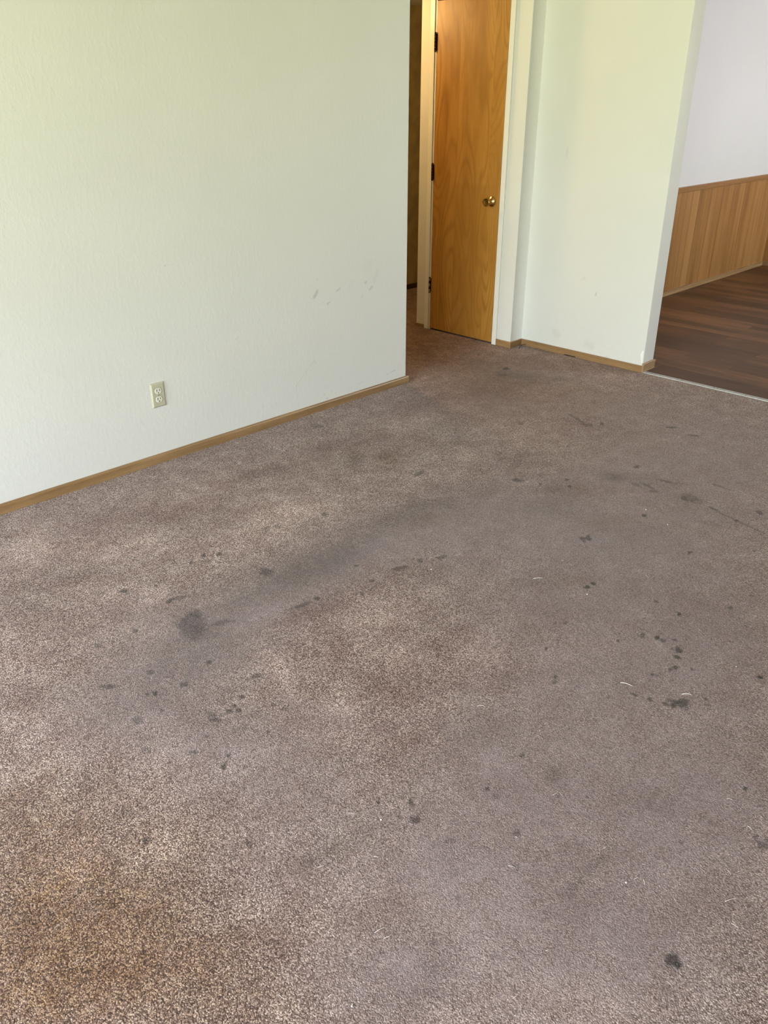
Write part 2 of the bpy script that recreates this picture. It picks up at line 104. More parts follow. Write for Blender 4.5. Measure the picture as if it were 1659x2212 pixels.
LINT=[(2.1787,-1.8611,2.2044,-1.8827),(1.8762,-2.3853,1.8856,-2.4191),(1.9526,-2.5392,1.9693,-2.5591),(1.5,-2.1527,1.5134,-2.1719),(1.6783,-2.1842,1.6754,-2.1995),(2.8962,-2.0012),(2.1871,-2.5947),(2.2214,-2.0547),(2.3546,-1.8602,2.3618,-1.8675),(2.4774,-2.1353,2.4716,-2.1475),(2.9555,-1.8729),(1.9704,-1.5601),(1.3704,-2.4942,1.3902,-2.497),(1.3888,-2.5,1.3832,-2.5158),(1.2684,-2.7541),(1.2886,-2.7618,1.3011,-2.766),(1.3026,-2.777,1.2917,-2.7864),(1.3746,-2.9294,1.4005,-2.9443),(1.2648,-2.9127,1.2508,-2.9226),(1.3325,-2.9624,1.3325,-2.9762),(1.4557,-2.8978,1.4495,-2.909),(1.6104,-2.8763,1.6044,-2.8898),(1.6599,-2.8056,1.6636,-2.8179),(1.1244,-2.5435,1.1305,-2.5568),(0.8838,-2.7342,0.8987,-2.7363),(1.0108,-2.7225,1.0177,-2.7267),(1.2004,-2.5063,1.2012,-2.511),(1.3152,-2.6692,1.3245,-2.6731),(1.2912,-3.0162,1.2991,-3.0184),(0.8017,-2.4705,0.8183,-2.4755),(1.1213,-2.9295,1.1194,-2.9382),(0.797,-1.9944,0.7931,-2.0087),(0.9775,-2.1758,0.9886,-2.1932),(0.717,-2.14,0.7182,-2.1518),(0.8213,-2.2426,0.8425,-2.2498),(0.733,-2.3888,0.7327,-2.3975),(0.6397,-2.4816,0.6496,-2.4825),(0.6583,-2.5269),(1.018,-2.2483),(0.9232,-2.2044,0.9227,-2.2097),(0.9309,-2.3109,0.9365,-2.3202),(0.7973,-2.4481,0.8211,-2.4541),(4.6573,-0.0823),(4.4714,-0.1483),(4.6894,-0.477),(3.5599,-0.0874),(1.3136,-2.0541,1.3144,-2.0603),(0.5762,-2.4112,0.5791,-2.4271)]

# ------------------------------------------------------------------ helpers
def tag(o, label=None, category=None, group=None, kind=None):
    if label: o['label'] = label
    if category: o['category'] = category
    if group: o['group'] = group
    if kind: o['kind'] = kind
    return o

def thing(name, loc, label, category, group=None, kind=None):
    o = bpy.data.objects.new(name, None)
    COL.objects.link(o)
    o.empty_display_size = 0.05
    o.location = loc
    return tag(o, label, category, group, kind)

def root_of(p):
    v = Vector((0, 0, 0))
    while p is not None:
        v += Vector(p.location); p = p.parent
    return v

def link_mesh(name, me, mat, parent=None, origin=None):
    """me holds world coordinates; the object's origin moves to its parent's base or to origin."""
    base = Vector(origin) if origin is not None else (root_of(parent) if parent else Vector((0, 0, 0)))
    me.transform(Matrix.Translation(-base))
    if mat is not None: me.materials.append(mat)
    o = bpy.data.objects.new(name, me)
    COL.objects.link(o)
    if parent is not None:
        o.parent = parent
        o.location = base - root_of(parent)
    else:
        o.location = base
    return o

def from_bm(name, bm, mat, parent=None, origin=None, smooth=False):
    me = bpy.data.meshes.new(name)
    bmesh.ops.recalc_face_normals(bm, faces=bm.faces[:])
    bm.to_mesh(me); bm.free()
    if smooth:
        me.polygons.foreach_set('use_smooth', [True]*len(me.polygons))
    return link_mesh(name, me, mat, parent, origin)

def add_box(bm, x0, x1, y0, y1, z0, z1, bevel=0.0, seg=2):
    r = bmesh.ops.create_cube(bm, size=1.0)
    vs = r['verts']
    for v in vs:
        v.co = Vector(((x0+x1)/2 + v.co.x*(x1-x0), (y0+y1)/2 + v.co.y*(y1-y0), (z0+z1)/2 + v.co.z*(z1-z0)))
    if bevel > 0:
        es = list({e for v in vs for e in v.link_edges})
        bmesh.ops.bevel(bm, geom=es, offset=bevel, segments=seg, affect='EDGES', profile=0.5)

def box(name, dims, mat, parent=None, origin=None, bevel=0.0):
    bm = bmesh.new(); add_box(bm, *dims, bevel=bevel)
    return from_bm(name, bm, mat, parent, origin)

def frame_axes(axis):
    a = Vector(axis).normalized()
    s = Vector((0, 0, 1)) if abs(a.z) < 0.9 else Vector((1, 0, 0))
    u = a.cross(s).normalized()
    return a, u, u.cross(a)

def add_lathe(bm, base, axis, prof, n=32):
    a, u, w = frame_axes(axis)
    rings = []
    for t, r in prof:
        c = Vector(base) + a*t
        if r < 1e-6:
            rings.append([bm.verts.new(c)])
        else:
            rings.append([bm.verts.new(c + (u*math.cos(k*2*math.pi/n) + w*math.sin(k*2*math.pi/n))*r) for k in range(n)])
    for A, B in zip(rings, rings[1:]):
        for k in range(n):
            k2 = (k+1) % n
            if len(A) == 1 and len(B) == 1: continue
            if len(A) == 1: bm.faces.new((A[0], B[k], B[k2]))
            elif len(B) == 1: bm.faces.new((A[k], A[k2], B[0]))
            else: bm.faces.new((A[k], A[k2], B[k2], B[k]))

def add_tube(bm, pts, r, n=8, taper=1.0):
    pts = [Vector(p) for p in pts]
    rings = []
    for i, p in enumerate(pts):
        d = (pts[min(i+1, len(pts)-1)] - pts[max(i-1, 0)])
        a, u, w = frame_axes(d)
        rr = r*(1 + (taper-1)*i/max(1, len(pts)-1))
        rings.append([bm.verts.new(p + (u*math.cos(k*2*math.pi/n) + w*math.sin(k*2*math.pi/n))*rr) for k in range(n)])
    for A, B in zip(rings, rings[1:]):
        for k in range(n):
            bm.faces.new((A[k], A[(k+1) % n], B[(k+1) % n], B[k]))
    bm.faces.new(rings[0]); bm.faces.new(rings[-1])

def miter(path, off):
    """2-D path moved to its right-hand side by off, mitred at the corners."""
    P = [Vector(p) for p in path]; out = []
    for i, p in enumerate(P):
        ns = []
        for a, b in ((i-1, i), (i, i+1)):
            if 0 <= a and b < len(P):
                d = (P[b]-P[a]).normalized(); ns.append(Vector((d.y, -d.x)))
        if len(ns) == 1: out.append(p + ns[0]*off)
        else:
            m = (ns[0]+ns[1]).normalized(); out.append(p + m*(off/max(0.2, m.dot(ns[0]))))
    return out

def sweep(name, path, prof, mat, parent=None, smooth=False):
    """prof = closed loop of (offset to the right of the path, z)."""
    bm = bmesh.new(); cols = []
    lines = [miter(path, o) for o, z in prof]
    for i in range(len(path)):
        cols.append([bm.verts.new((lines[k][i].x, lines[k][i].y, prof[k][1])) for k in range(len(prof))])
    n = len(prof)
    for A, B in zip(cols, cols[1:]):
        for k in range(n):
            bm.faces.new((A[k], A[(k+1) % n], B[(k+1) % n], B[k]))
    bm.faces.new(cols[0]); bm.faces.new(list(reversed(cols[-1])))
    return from_bm(name, bm, mat, parent)

def round_corners(path, r, which, n=5):
    P = [Vector(p) for p in path]; out = []
    for i, p in enumerate(P):
        if i in which and 0 < i < len(P)-1:
            a = p + (P[i-1]-p).normalized()*r; b = p + (P[i+1]-p).normalized()*r
            for k in range(n+1):
                t = k/n
                out.append(a*(1-t)**2 + p*2*t*(1-t) + b*t*t)
        else: out.append(p)
    return out

def wall_from_path(name, path, z0, z1, mat, extra_z=(), dense=None, attr=None, label=None):
    """vertical sheet following a 2-D path; dense=(segment, step) adds columns; attr(P)->float per point."""
    pts = [Vector(p) for p in path]; cols = [pts[0]]
    for i, (a, b) in enumerate(zip(pts, pts[1:])):
        if dense and (b-a).length > 0.3:
            n = max(1, int((b-a).length/dense[0]))
        else: n = 1
        for k in range(1, n+1): cols.append(a + (b-a)*k/n)
    zs = sorted(set([z0, z1]) | set(extra_z))
    C = np.array([(c.x, c.y) for c in cols]); Z = np.array(zs)
    nx, nz = len(C), len(Z)
    V = np.zeros((nx, nz, 3)); V[:, :, 0] = C[:, None, 0]; V[:, :, 1] = C[:, None, 1]; V[:, :, 2] = Z[None, :]
    me = grid_to_mesh(name, V, None)
    if attr is not None:
        a = me.attributes.new('scuff', 'FLOAT', 'POINT')
        a.data.foreach_set('value', attr(V.reshape(-1, 3)).astype(np.float32))
    o = link_mesh(name, me, mat)
    tag(o, label, 'wall', kind='structure')
    return o

def grid_to_mesh(name, V, keep):
    nx, ny = V.shape[:2]
    idx = np.arange(nx*ny).reshape(nx, ny)
    q = np.stack([idx[:-1, :-1], idx[1:, :-1], idx[1:, 1:], idx[:-1, 1:]], -1).reshape(-1, 4)
    if keep is not None: q = q[keep.reshape(-1)]
    me = bpy.data.meshes.new(name)
    me.vertices.add(nx*ny); me.vertices.foreach_set('co', V.reshape(-1).astype(np.float32))
    me.loops.add(len(q)*4); me.loops.foreach_set('vertex_index', q.reshape(-1).astype(np.int32))
    me.polygons.add(len(q)); me.polygons.foreach_set('loop_start', (np.arange(len(q))*4).astype(np.int32))
    me.update(calc_edges=True)
    return me

# ------------------------------------------------------------------ materials
class NT:
    def __init__(s, name):
        s.m = bpy.data.materials.new(name); s.m.use_nodes = True
        s.t = s.m.node_tree; s.t.nodes.clear()
        s.out = s.n('ShaderNodeOutputMaterial')
    def n(s, kind, **kw):
        nd = s.t.nodes.new(kind)
        for k, v in kw.items(): setattr(nd, k, v)
        return nd
    def put(s, sock, v):
        if hasattr(v, 'is_output') or isinstance(v, bpy.types.NodeSocket): s.t.links.new(v, sock)
        elif isinstance(v, (tuple, list)) and len(v) == 3 and sock.type == 'RGBA': sock.default_value = (*v, 1)
        else: sock.default_value = v
    def math(s, op, a, b=0.0, c=0.0, clamp=False):
        nd = s.n('ShaderNodeMath', operation=op, use_clamp=clamp)
        s.put(nd.inputs[0], a); s.put(nd.inputs[1], b); s.put(nd.inputs[2], c)
        return nd.outputs[0]
    def mix(s, f, a, b, mode='MIX'):
        nd = s.n('ShaderNodeMix', data_type='RGBA', blend_type=mode)
        s.put(nd.inputs[0], f); s.put(nd.inputs[6], a); s.put(nd.inputs[7], b)
        return nd.outputs[2]
    def pos(s): return s.n('ShaderNodeNewGeometry').outputs['Position']
    def sep(s, v):
        nd = s.n('ShaderNodeSeparateXYZ'); s.put(nd.inputs[0], v); return nd.outputs
    def vec(s, x, y, z):
        nd = s.n('ShaderNodeCombineXYZ'); s.put(nd.inputs[0], x); s.put(nd.inputs[1], y); s.put(nd.inputs[2], z); return nd.outputs[0]
    def mapped(s, v, scale=(1, 1, 1), rot=(0, 0, 0), loc=(0, 0, 0)):
        nd = s.n('ShaderNodeMapping'); s.put(nd.inputs[0], v)
        nd.inputs[1].default_value = loc; nd.inputs[2].default_value = rot; nd.inputs[3].default_value = scale
        return nd.outputs[0]
    def noise(s, v, scale, detail=2.0, rough=0.5, dist=0.0):
        nd = s.n('ShaderNodeTexNoise'); s.put(nd.inputs['Vector'], v)
        nd.inputs['Scale'].default_value = scale; nd.inputs['Detail'].default_value = detail
        nd.inputs['Roughness'].default_value = rough; nd.inputs['Distortion'].default_value = dist
        return nd.outputs['Fac']
    def ramp(s, f, stops, interp='LINEAR'):
        nd = s.n('ShaderNodeValToRGB'); s.put(nd.inputs[0], f); cr = nd.color_ramp; cr.interpolation = interp
        cr.elements[0].position, cr.elements[0].color = stops[0][0], (*stops[0][1], 1)
        cr.elements[1].position, cr.elements[1].color = stops[-1][0], (*stops[-1][1], 1)
        for p, c in stops[1:-1]:
            e = cr.elements.new(p); e.color = (*c, 1)
        return nd.outputs[0]
    def remap(s, v, a, b, c=0.0, d=1.0):
        nd = s.n('ShaderNodeMapRange'); s.put(nd.inputs[0], v)
        for i, q in enumerate((a, b, c, d)): nd.inputs[1+i].default_value = q
        return nd.outputs[0]
    def attr(s, name):
        return s.n('ShaderNodeAttribute', attribute_name=name).outputs['Fac']
    def bump(s, h, strength, dist, normal=None):
        nd = s.n('ShaderNodeBump'); s.put(nd.inputs['Height'], h)
        s.put(nd.inputs['Strength'], strength); nd.inputs['Distance'].default_value = dist
        if normal is not None: s.put(nd.inputs['Normal'], normal)
        return nd.outputs[0]
    def finish(s, color, rough=0.6, metal=0.0, normal=None, spec=0.5, sheen=0.0, coat=0.0, emit=None, emit_strength=0.0):
        b = s.n('ShaderNodeBsdfPrincipled')
        s.put(b.inputs['Base Color'], color); s.put(b.inputs['Roughness'], rough); s.put(b.inputs['Metallic'], metal)
        b.inputs['Specular IOR Level'].default_value = spec
        b.inputs['Sheen Weight'].default_value = sheen
        b.inputs['Coat Weight'].default_value = coat
        if normal is not None: s.put(b.inputs['Normal'], normal)
        if emit is not None:
            s.put(b.inputs['Emission Color'], emit); b.inputs['Emission Strength'].default_value = emit_strength
        s.t.links.new(b.outputs[0], s.out.inputs[0])
        return s.m

def plain(name, col, rough=0.5, metal=0.0, spec=0.5, coat=0.0, var=0.08, scale=60):
    k = NT(name); p = k.pos()
    n = k.noise(p, scale, 3)
    c = k.mix(k.remap(n, 0.3, 0.7), tuple(v*(1-var) for v in col), tuple(min(1, v*(1+var)) for v in col))
    return k.finish(c, rough, metal, spec=spec, coat=coat)

def paint(name, col, rough=0.55, bump=0.25, scuffs=False):
    k = NT(name); p = k.pos()
    big = k.noise(p, 1.7, 3, 0.55)
    peel = k.noise(p, 210, 2, 0.55)
    roll = k.noise(k.mapped(p, (1, 1, 0.55)), 48, 3, 0.6)
    tex = k.math('ADD', k.math('MULTIPLY', peel, 0.6), k.math('MULTIPLY', k.remap(roll, 0.45, 0.8), 0.9))
    c = k.mix(k.remap(big, 0.3, 0.7), tuple(v*0.965 for v in col), col)
    if scuffs:
        a = k.attr('scuff')
        fine = k.noise(p, 420, 2)
        a2 = k.math('MULTIPLY', a, k.remap(fine, 0.3, 0.6, 0.55, 1.0), clamp=True)
        c = k.mix(a2, c, (0.17, 0.165, 0.15))
        grime = k.noise(p, 22, 4, 0.65)
        z = k.sep(p)[2]
        low = k.math('MULTIPLY', k.remap(z, 0.02, 0.55, 1.0, 0.0), k.remap(grime, 0.52, 0.72, 0.0, 0.07))
        c = k.mix(low, c, (0.30, 0.29, 0.26))
    return k.finish(c, rough, normal=k.bump(tex, bump, 0.0016), spec=0.35)

M_WALL = paint('wall_paint', (0.64, 0.634, 0.618), 0.5, 0.30, True)
M_WALL_PLAIN = paint('wall_paint_plain', (0.64, 0.634, 0.618), 0.5, 0.25)
M_KITCHEN = paint('kitchen_wall_paint', (0.64, 0.635, 0.635), 0.55, 0.22)
M_CEIL = paint('ceiling_paint', (0.66, 0.65, 0.62), 0.8, 0.6)
M_TRIM = paint('gloss_trim_paint', (0.74, 0.735, 0.71), 0.32, 0.1)
M_HALL_WALL = plain('dark_hall_panelling', (0.38, 0.295, 0.13), 0.6, var=0.2, scale=9)
M_SIDE = plain('brown_bounce_cut_wall', (0.20, 0.13, 0.075), 0.6, var=0.2, scale=9)  # for unseen living room walls; dark brown invented to cut bounce light
M_PLASTER = plain('bare_plaster', (0.75, 0.75, 0.745), 0.9, var=0.04)

def wood(name, dark, light, along='x', freq=1.0, rough=0.4, coat=0.0):
    k = NT(name); p = k.pos()
    st = {'x': (1.2, 26, 26), 'y': (26, 1.2, 26), 'z': (26, 26, 1.2), 's': (1.2, 1.2, 26)}[along]
    q = k.mapped(p, tuple(v*freq for v in st))
    g1 = k.noise(q, 1.6, 5, 0.6, 0.6)
    g2 = k.noise(k.mapped(p, tuple(v*freq*4 for v in st)), 2.0, 2, 0.6)
    blot = k.noise(p, 5.0, 2)
    f = k.math('ADD', k.math('MULTIPLY', k.remap(g1, 0.3, 0.7), 0.6), k.math('MULTIPLY', k.remap(g2, 0.35, 0.65), 0.25))
    f = k.math('ADD', f, k.math('MULTIPLY', k.remap(blot, 0.3, 0.7), 0.15))
    c = k.mix(f, dark, light)
    return k.finish(c, rough, normal=k.bump(g2, 0.15, 0.0006), coat=coat)
M_BASE = wood('varnished_baseboard_wood', (0.164, 0.086, 0.033), (0.328, 0.201, 0.094), 's', rough=0.38)
M_BASE_DARK = wood('dark_hall_baseboard_wood', (0.035, 0.014, 0.006), (0.07, 0.03, 0.013), 's')
M_BASE_PALE = wood('pale_kitchen_baseboard_wood', (0.221, 0.126, 0.057), (0.410, 0.274, 0.148), 's', rough=0.35)
M_CAP = wood('wainscot_cap_wood', (0.213, 0.102, 0.037), (0.328, 0.172, 0.070), 's', rough=0.35)

def door_wood():
    k = NT('birch_door_veneer'); p = k.pos(); s = k.sep(p)
    y, z = s[1], s[2]
    # three veneer leaves with their own figure
    l1 = k.math('GREATER_THAN', y, 0.535); l2 = k.math('GREATER_THAN', y, 0.272)
    leaf = k.math('ADD', l1, l2)
    q = k.vec(k.math('MULTIPLY', leaf, 7.3), k.math('ADD', y, k.math('MULTIPLY', leaf, 0.61)), k.math('MULTIPLY', z, 0.24))
    fig = k.noise(q, 3.1, 1.5, 0.45, 0.25)
    rings = k.math('SINE', k.math('MULTIPLY', fig, 165.0))
    rings = k.remap(rings, -1, 1)
    rings = k.math('POWER', rings, 3.0)
    strength = k.remap(k.noise(k.vec(leaf, k.math('MULTIPLY', y, 1.5), z), 1.6, 1.5), 0.35, 0.6, 0.35, 1.0)
    rings = k.math('MULTIPLY', rings, strength)
    pore = k.noise(k.mapped(p, (1, 190, 2.6)), 3.0, 3, 0.65)
    band = k.noise(k.vec(leaf, k.math('MULTIPLY', y, 9), k.math('MULTIPLY', z, 0.35)), 1.5, 2)
    mott = k.noise(k.mapped(p, (1, 1, 0.45)), 9, 3, 0.6)
    base = k.mix(k.remap(band, 0.3, 0.7), (0.342, 0.156, 0.026), (0.467, 0.232, 0.044))
    base = k.mix(k.remap(mott, 0.35, 0.7, 0.0, 0.5), base, (0.511, 0.272, 0.063))
    midleaf = k.math('SUBTRACT', l2, l1)
    low = k.remap(z, 1.02, 1.00, 0.0, 1.0)
    c = k.mix(k.math('MULTIPLY', k.math('MULTIPLY', midleaf, low), 0.32), base, (0.320, 0.142, 0.018))
    c = k.mix(k.math('MULTIPLY', rings, 0.62), c, (0.235, 0.098, 0.012))
    c = k.mix(k.remap(pore, 0.48, 0.72, 0.0, 0.42), c, (0.22, 0.088, 0.014))
    return k.finish(c, 0.43, normal=k.bump(pore, 0.06, 0.0005), spec=0.5)
M_DOOR = door_wood()

def wainscot():
    k = NT('wood_wainscot_panelling'); p = k.pos(); s = k.sep(p)
    d = k.math('SUBTRACT', s[0], s[1])                      # runs on round the corner
    v = k.math('DIVIDE', k.math('ADD', d, 0.012), 0.1125)
    idx = k.math('FLOOR', v); fr = k.math('FRACT', v)
    wn = k.n('ShaderNodeTexWhiteNoise', noise_dimensions='1D'); k.put(wn.inputs['W'], idx)
    tone = wn.outputs['Value']
    grain = k.noise(k.vec(k.math('MULTIPLY', d, 20), tone, k.math('MULTIPLY', s[2], 0.9)), 1.6, 4, 0.6, 0.4)
    streak = k.noise(k.vec(k.math('MULTIPLY', d, 6), tone, k.math('MULTIPLY', s[2], 0.5)), 1.6, 2)
    f = k.math('ADD', k.math('MULTIPLY', k.remap(grain, 0.3, 0.7), 0.22), k.math('ADD', k.math('MULTIPLY', tone, 0.34), k.math('MULTIPLY', k.remap(streak, 0.3, 0.7), 0.40)))
    c = k.ramp(f, ((0.15, (0.200, 0.088, 0.024)), (0.5, (0.318, 0.158, 0.052)), (0.85, (0.400, 0.215, 0.082))))
    even = k.math('GREATER_THAN', k.math('FRACT', k.math('MULTIPLY', idx, 0.5)), 0.25)
    groove = k.math('MULTIPLY', k.math('LESS_THAN', fr, 0.035), k.math('ADD', 0.0, k.math('MULTIPLY', even, 0.75)))
    c = k.mix(groove, c, (0.07, 0.028, 0.009))
    return k.finish(c, 0.42, spec=0.5, coat=0.1)
M_WAINSCOT = wainscot()

def laminate():
    k = NT('dark_laminate_planks'); p = k.pos(); s = k.sep(p)
    br = k.n('ShaderNodeTexBrick', offset=0.37, offset_frequency=2)
    k.put(br.inputs['Vector'], k.vec(s[1], s[0], 0.0))
    br.inputs['Color1'].default_value = (0, 0, 0, 1); br.inputs['Color2'].default_value = (1, 1, 1, 1)
    br.inputs['Mortar'].default_value = (0.3, 0.3, 0.3, 1)
    br.inputs['Scale'].default_value = 1.0; br.inputs['Mortar Size'].default_value = 0.0012
    br.inputs['Brick Width'].default_value = 0.92; br.inputs['Row Height'].default_value = 0.098
    tone = br.outputs['Color']
    gr = k.noise(k.mapped(p, (30, 1.6, 1)), 2.0, 5, 0.62, 0.4)
    pt = k.noise(k.mapped(p, (2.2, 0.7, 1)), 1.6, 2)
    f = k.math('ADD', k.math('MULTIPLY', k.sep(tone)[0], 0.36), k.math('ADD', k.math('MULTIPLY', k.remap(gr, 0.3, 0.7), 0.34), k.math('MULTIPLY', k.remap(pt, 0.3, 0.7), 0.3)))
    c = k.ramp(f, ((0.15, (0.038, 0.016, 0.008)), (0.5, (0.105, 0.046, 0.021)), (0.85, (0.230, 0.105, 0.045))))
    c = k.mix(k.math('MULTIPLY', br.outputs['Fac'], 0.5), c, (0.02, 0.01, 0.005))
    return k.finish(c, 0.45, normal=k.bump(gr, 0.08, 0.0008), spec=0.35)
M_LAMINATE = laminate()

def carpet():
    k = NT('worn_cut_pile_carpet'); p = k.pos()
    wear, dirt, light = k.attr('wear'), k.attr('dirt'), k.attr('brushed')
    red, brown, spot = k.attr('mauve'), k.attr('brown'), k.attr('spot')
    warp = k.n('ShaderNodeTexNoise'); k.put(warp.inputs['Vector'], p); warp.inputs['Scale'].default_value = 14; warp.inputs['Detail'].default_value = 2
    vm = k.n('ShaderNodeVectorMath', operation='MULTIPLY_ADD'); k.put(vm.inputs[0], warp.outputs['Color']); vm.inputs[1].default_value = (0.014, 0.014, 0.0); k.put(vm.inputs[2], p)
    q = vm.outputs[0]
    # twisted yarn tufts about 5 mm across, lying over one way, each with its own shade
    lean = k.mapped(q, (350, 300, 350), rot=(0, 0, 0.6))
    vor = k.n('ShaderNodeTexVoronoi', feature='F1'); k.put(vor.inputs['Vector'], lean); vor.inputs['Scale'].default_value = 1.0
    dome = k.remap(vor.outputs['Distance'], 0.15, 0.75, 1.0, 0.0)
    shade = k.sep(vor.outputs['Color'])[0]
    tuft = k.noise(q, 230, 2.5, 0.65, 0.2)
    fibre = k.noise(p, 520, 2, 0.6)
    clump = k.noise(p, 42, 3, 0.6)
    t = k.math('ADD', k.math('MULTIPLY', dome, 0.14), k.math('MULTIPLY', shade, 0.24))
    t = k.math('ADD', t, k.math('ADD', k.math('MULTIPLY', tuft, 0.36), k.math('MULTIPLY', fibre, 0.26)))
    contrast = k.remap(wear, 0.0, 1.0, 3.3, 1.6)
    f = k.math('ADD', k.math('MULTIPLY', k.math('SUBTRACT', t, 0.5), contrast), 0.5)
    f = k.math('ADD', f, k.math('MULTIPLY', k.math('SUBTRACT', clump, 0.5), 0.35), clamp=True)
    fluffy = k.ramp(f, ((0.0, (0.063, 0.038, 0.033)), (0.42, (0.211, 0.146, 0.132)), (0.72, (0.387, 0.294, 0.269)), (1.0, (0.630, 0.518, 0.486))))
    flat = k.ramp(f, ((0.0, (0.112, 0.082, 0.080)), (0.45, (0.235, 0.179, 0.185)), (0.8, (0.352, 0.279, 0.290)), (1.0, (0.490, 0.403, 0.422))))
    c = k.mix(wear, fluffy, flat)
    c = k.mix(light, c, k.mix(1.0, c, (1.62, 1.64, 1.64), 'MULTIPLY'))
    c = k.mix(red, c, k.mix(1.0, c, (0.60, 0.465, 0.44), 'MULTIPLY'))
    c = k.mix(brown, c, k.mix(1.0, c, (0.60, 0.44, 0.235), 'MULTIPLY'))  # brown discolouration, plus shade painted in at bottom left
    c = k.mix(dirt, c, k.mix(1.0, c, (0.46, 0.465, 0.42), 'MULTIPLY'))
    c = k.mix(k.math('MULTIPLY', spot, 0.97), c, k.mix(1.0, c, (0.16, 0.17, 0.16), 'MULTIPLY'))
    big = k.noise(p, 3.2, 4, 0.6)
    c = k.mix(k.remap(big, 0.35, 0.7, 0.0, 0.5), c, k.mix(1.0, c, (0.78, 0.74, 0.72), 'MULTIPLY'))
    mot = k.noise(p, 10.5, 4, 0.62)
    c = k.mix(k.math('MULTIPLY', k.remap(mot, 0.42, 0.66), k.remap(wear, 0.0, 1.0, 0.62, 0.22)), c, k.mix(1.0, c, (0.70, 0.60, 0.56), 'MULTIPLY'))
    c = k.mix(k.math('MULTIPLY', k.remap(mot, 0.46, 0.30), k.remap(wear, 0.0, 1.0, 0.5, 0.15)), c, k.mix(1.0, c, (1.32, 1.32, 1.30), 'MULTIPLY'))
    h = k.math('ADD', k.math('ADD', k.math('MULTIPLY', dome, 0.30), k.math('MULTIPLY', tuft, 0.75)), k.math('MULTIPLY', clump, 0.5))
    return k.finish(c, 0.95, normal=k.bump(h, 0.7, 0.0032), spec=0.15, sheen=0.12)
M_CARPET = carpet()

M_BRASS = plain('polished_brass', (0.66, 0.47, 0.17), 0.16, 1.0, var=0.1, scale=90)
M_BRONZE = plain('dark_bronze_hinge', (0.045, 0.022, 0.016), 0.38, 0.75, var=0.3, scale=150)
M_WORN = plain('worn_hinge_steel', (0.34, 0.28, 0.24), 0.42, 0.9, var=0.3, scale=150)
M_STEEL = plain('latch_steel', (0.42, 0.37, 0.26), 0.35, 1.0, var=0.1)
M_ALU = plain('brushed_aluminium_strip', (0.52, 0.52, 0.53), 0.42, 0.7, var=0.12, scale=40)
M_SCREW = plain('screw_head_metal', (0.10, 0.09, 0.085), 0.5, 0.8)
M_IVORY = plain('ivory_wallplate_plastic', (0.45, 0.43, 0.33), 0.35, var=0.03)
M_CREAM = plain('cream_receptacle_plastic', (0.66, 0.65, 0.55), 0.3, var=0.03)
M_GAP = plain('shadow_gap_plastic', (0.20, 0.185, 0.14), 0.6)
M_SLOT = plain('dark_slot', (0.012, 0.010, 0.008), 0.8)
M_LINT = plain('white_lint', (0.86, 0.85, 0.82), 0.8, var=0.05)
M_SEED = plain('dark_seed_husk', (0.022, 0.017, 0.013), 0.45, var=0.3, scale=300)
M_BLACK = plain('black_plastic_sliver', (0.012, 0.010, 0.009), 0.5)
M_FRAME = plain('white_window_frame', (0.80, 0.80, 0.78), 0.4, var=0.03)
M_DARKCAV = plain('closet_dark', (0.05, 0.04, 0.03), 0.9)

# ------------------------------------------------------------------ carpet
def value_noise(rng, X, Y, cell):
    gx = (X - X.min())/cell; gy = (Y - Y.min())/cell
    g = rng.random((int(gx.max())+3, int(gy.max())+3))
    i, j = gx.astype(int), gy.astype(int); fx, fy = gx-i, gy-j
    fx = fx*fx*(3-2*fx); fy = fy*fy*(3-2*fy)
    return (g[i, j]*(1-fx)*(1-fy) + g[i+1, j]*fx*(1-fy) + g[i, j+1]*(1-fx)*fy + g[i+1, j+1]*fx*fy)*2-1

def add_marks(A, xs, ys, marks, hard, rng, N1, N2):
    for (cx, cy, a, b, c, d, s) in marks:
        inv = np.linalg.inv(np.array([[a, b], [c, d]]))
        reach = 1.5 if hard else 2.4
        ex = (abs(inv[0, 0])+abs(inv[0, 1]))*reach; ey = (abs(inv[1, 0])+abs(inv[1, 1]))*reach
        i0, i1 = np.searchsorted(xs, (cx-ex, cx+ex)); j0, j1 = np.searchsorted(ys, (cy-ey, cy+ey))
        if i1 <= i0 or j1 <= j0: continue
        X, Y = xs[i0:i1, None]-cx, ys[None, j0:j1]-cy
        u, v = a*X+b*Y, c*X+d*Y
        r = np.sqrt(u*u+v*v)
        if hard:
            r = r*(1+0.28*N1[i0:i1, j0:j1]+0.16*N2[i0:i1, j0:j1])
            m = np.clip((1.3-r)/0.4, 0, 1)*s
        else:
            r = r*(1+0.35*N1[i0:i1, j0:j1])
            m = np.exp(-r*r*0.9)*s*np.clip(1+0.5*N1[i0:i1, j0:j1]+0.35*N2[i0:i1, j0:j1], 0, 2)
        sub = A[i0:i1, j0:j1]
        np.copyto(sub, 1-(1-sub)*(1-np.clip(m, 0, 1)))

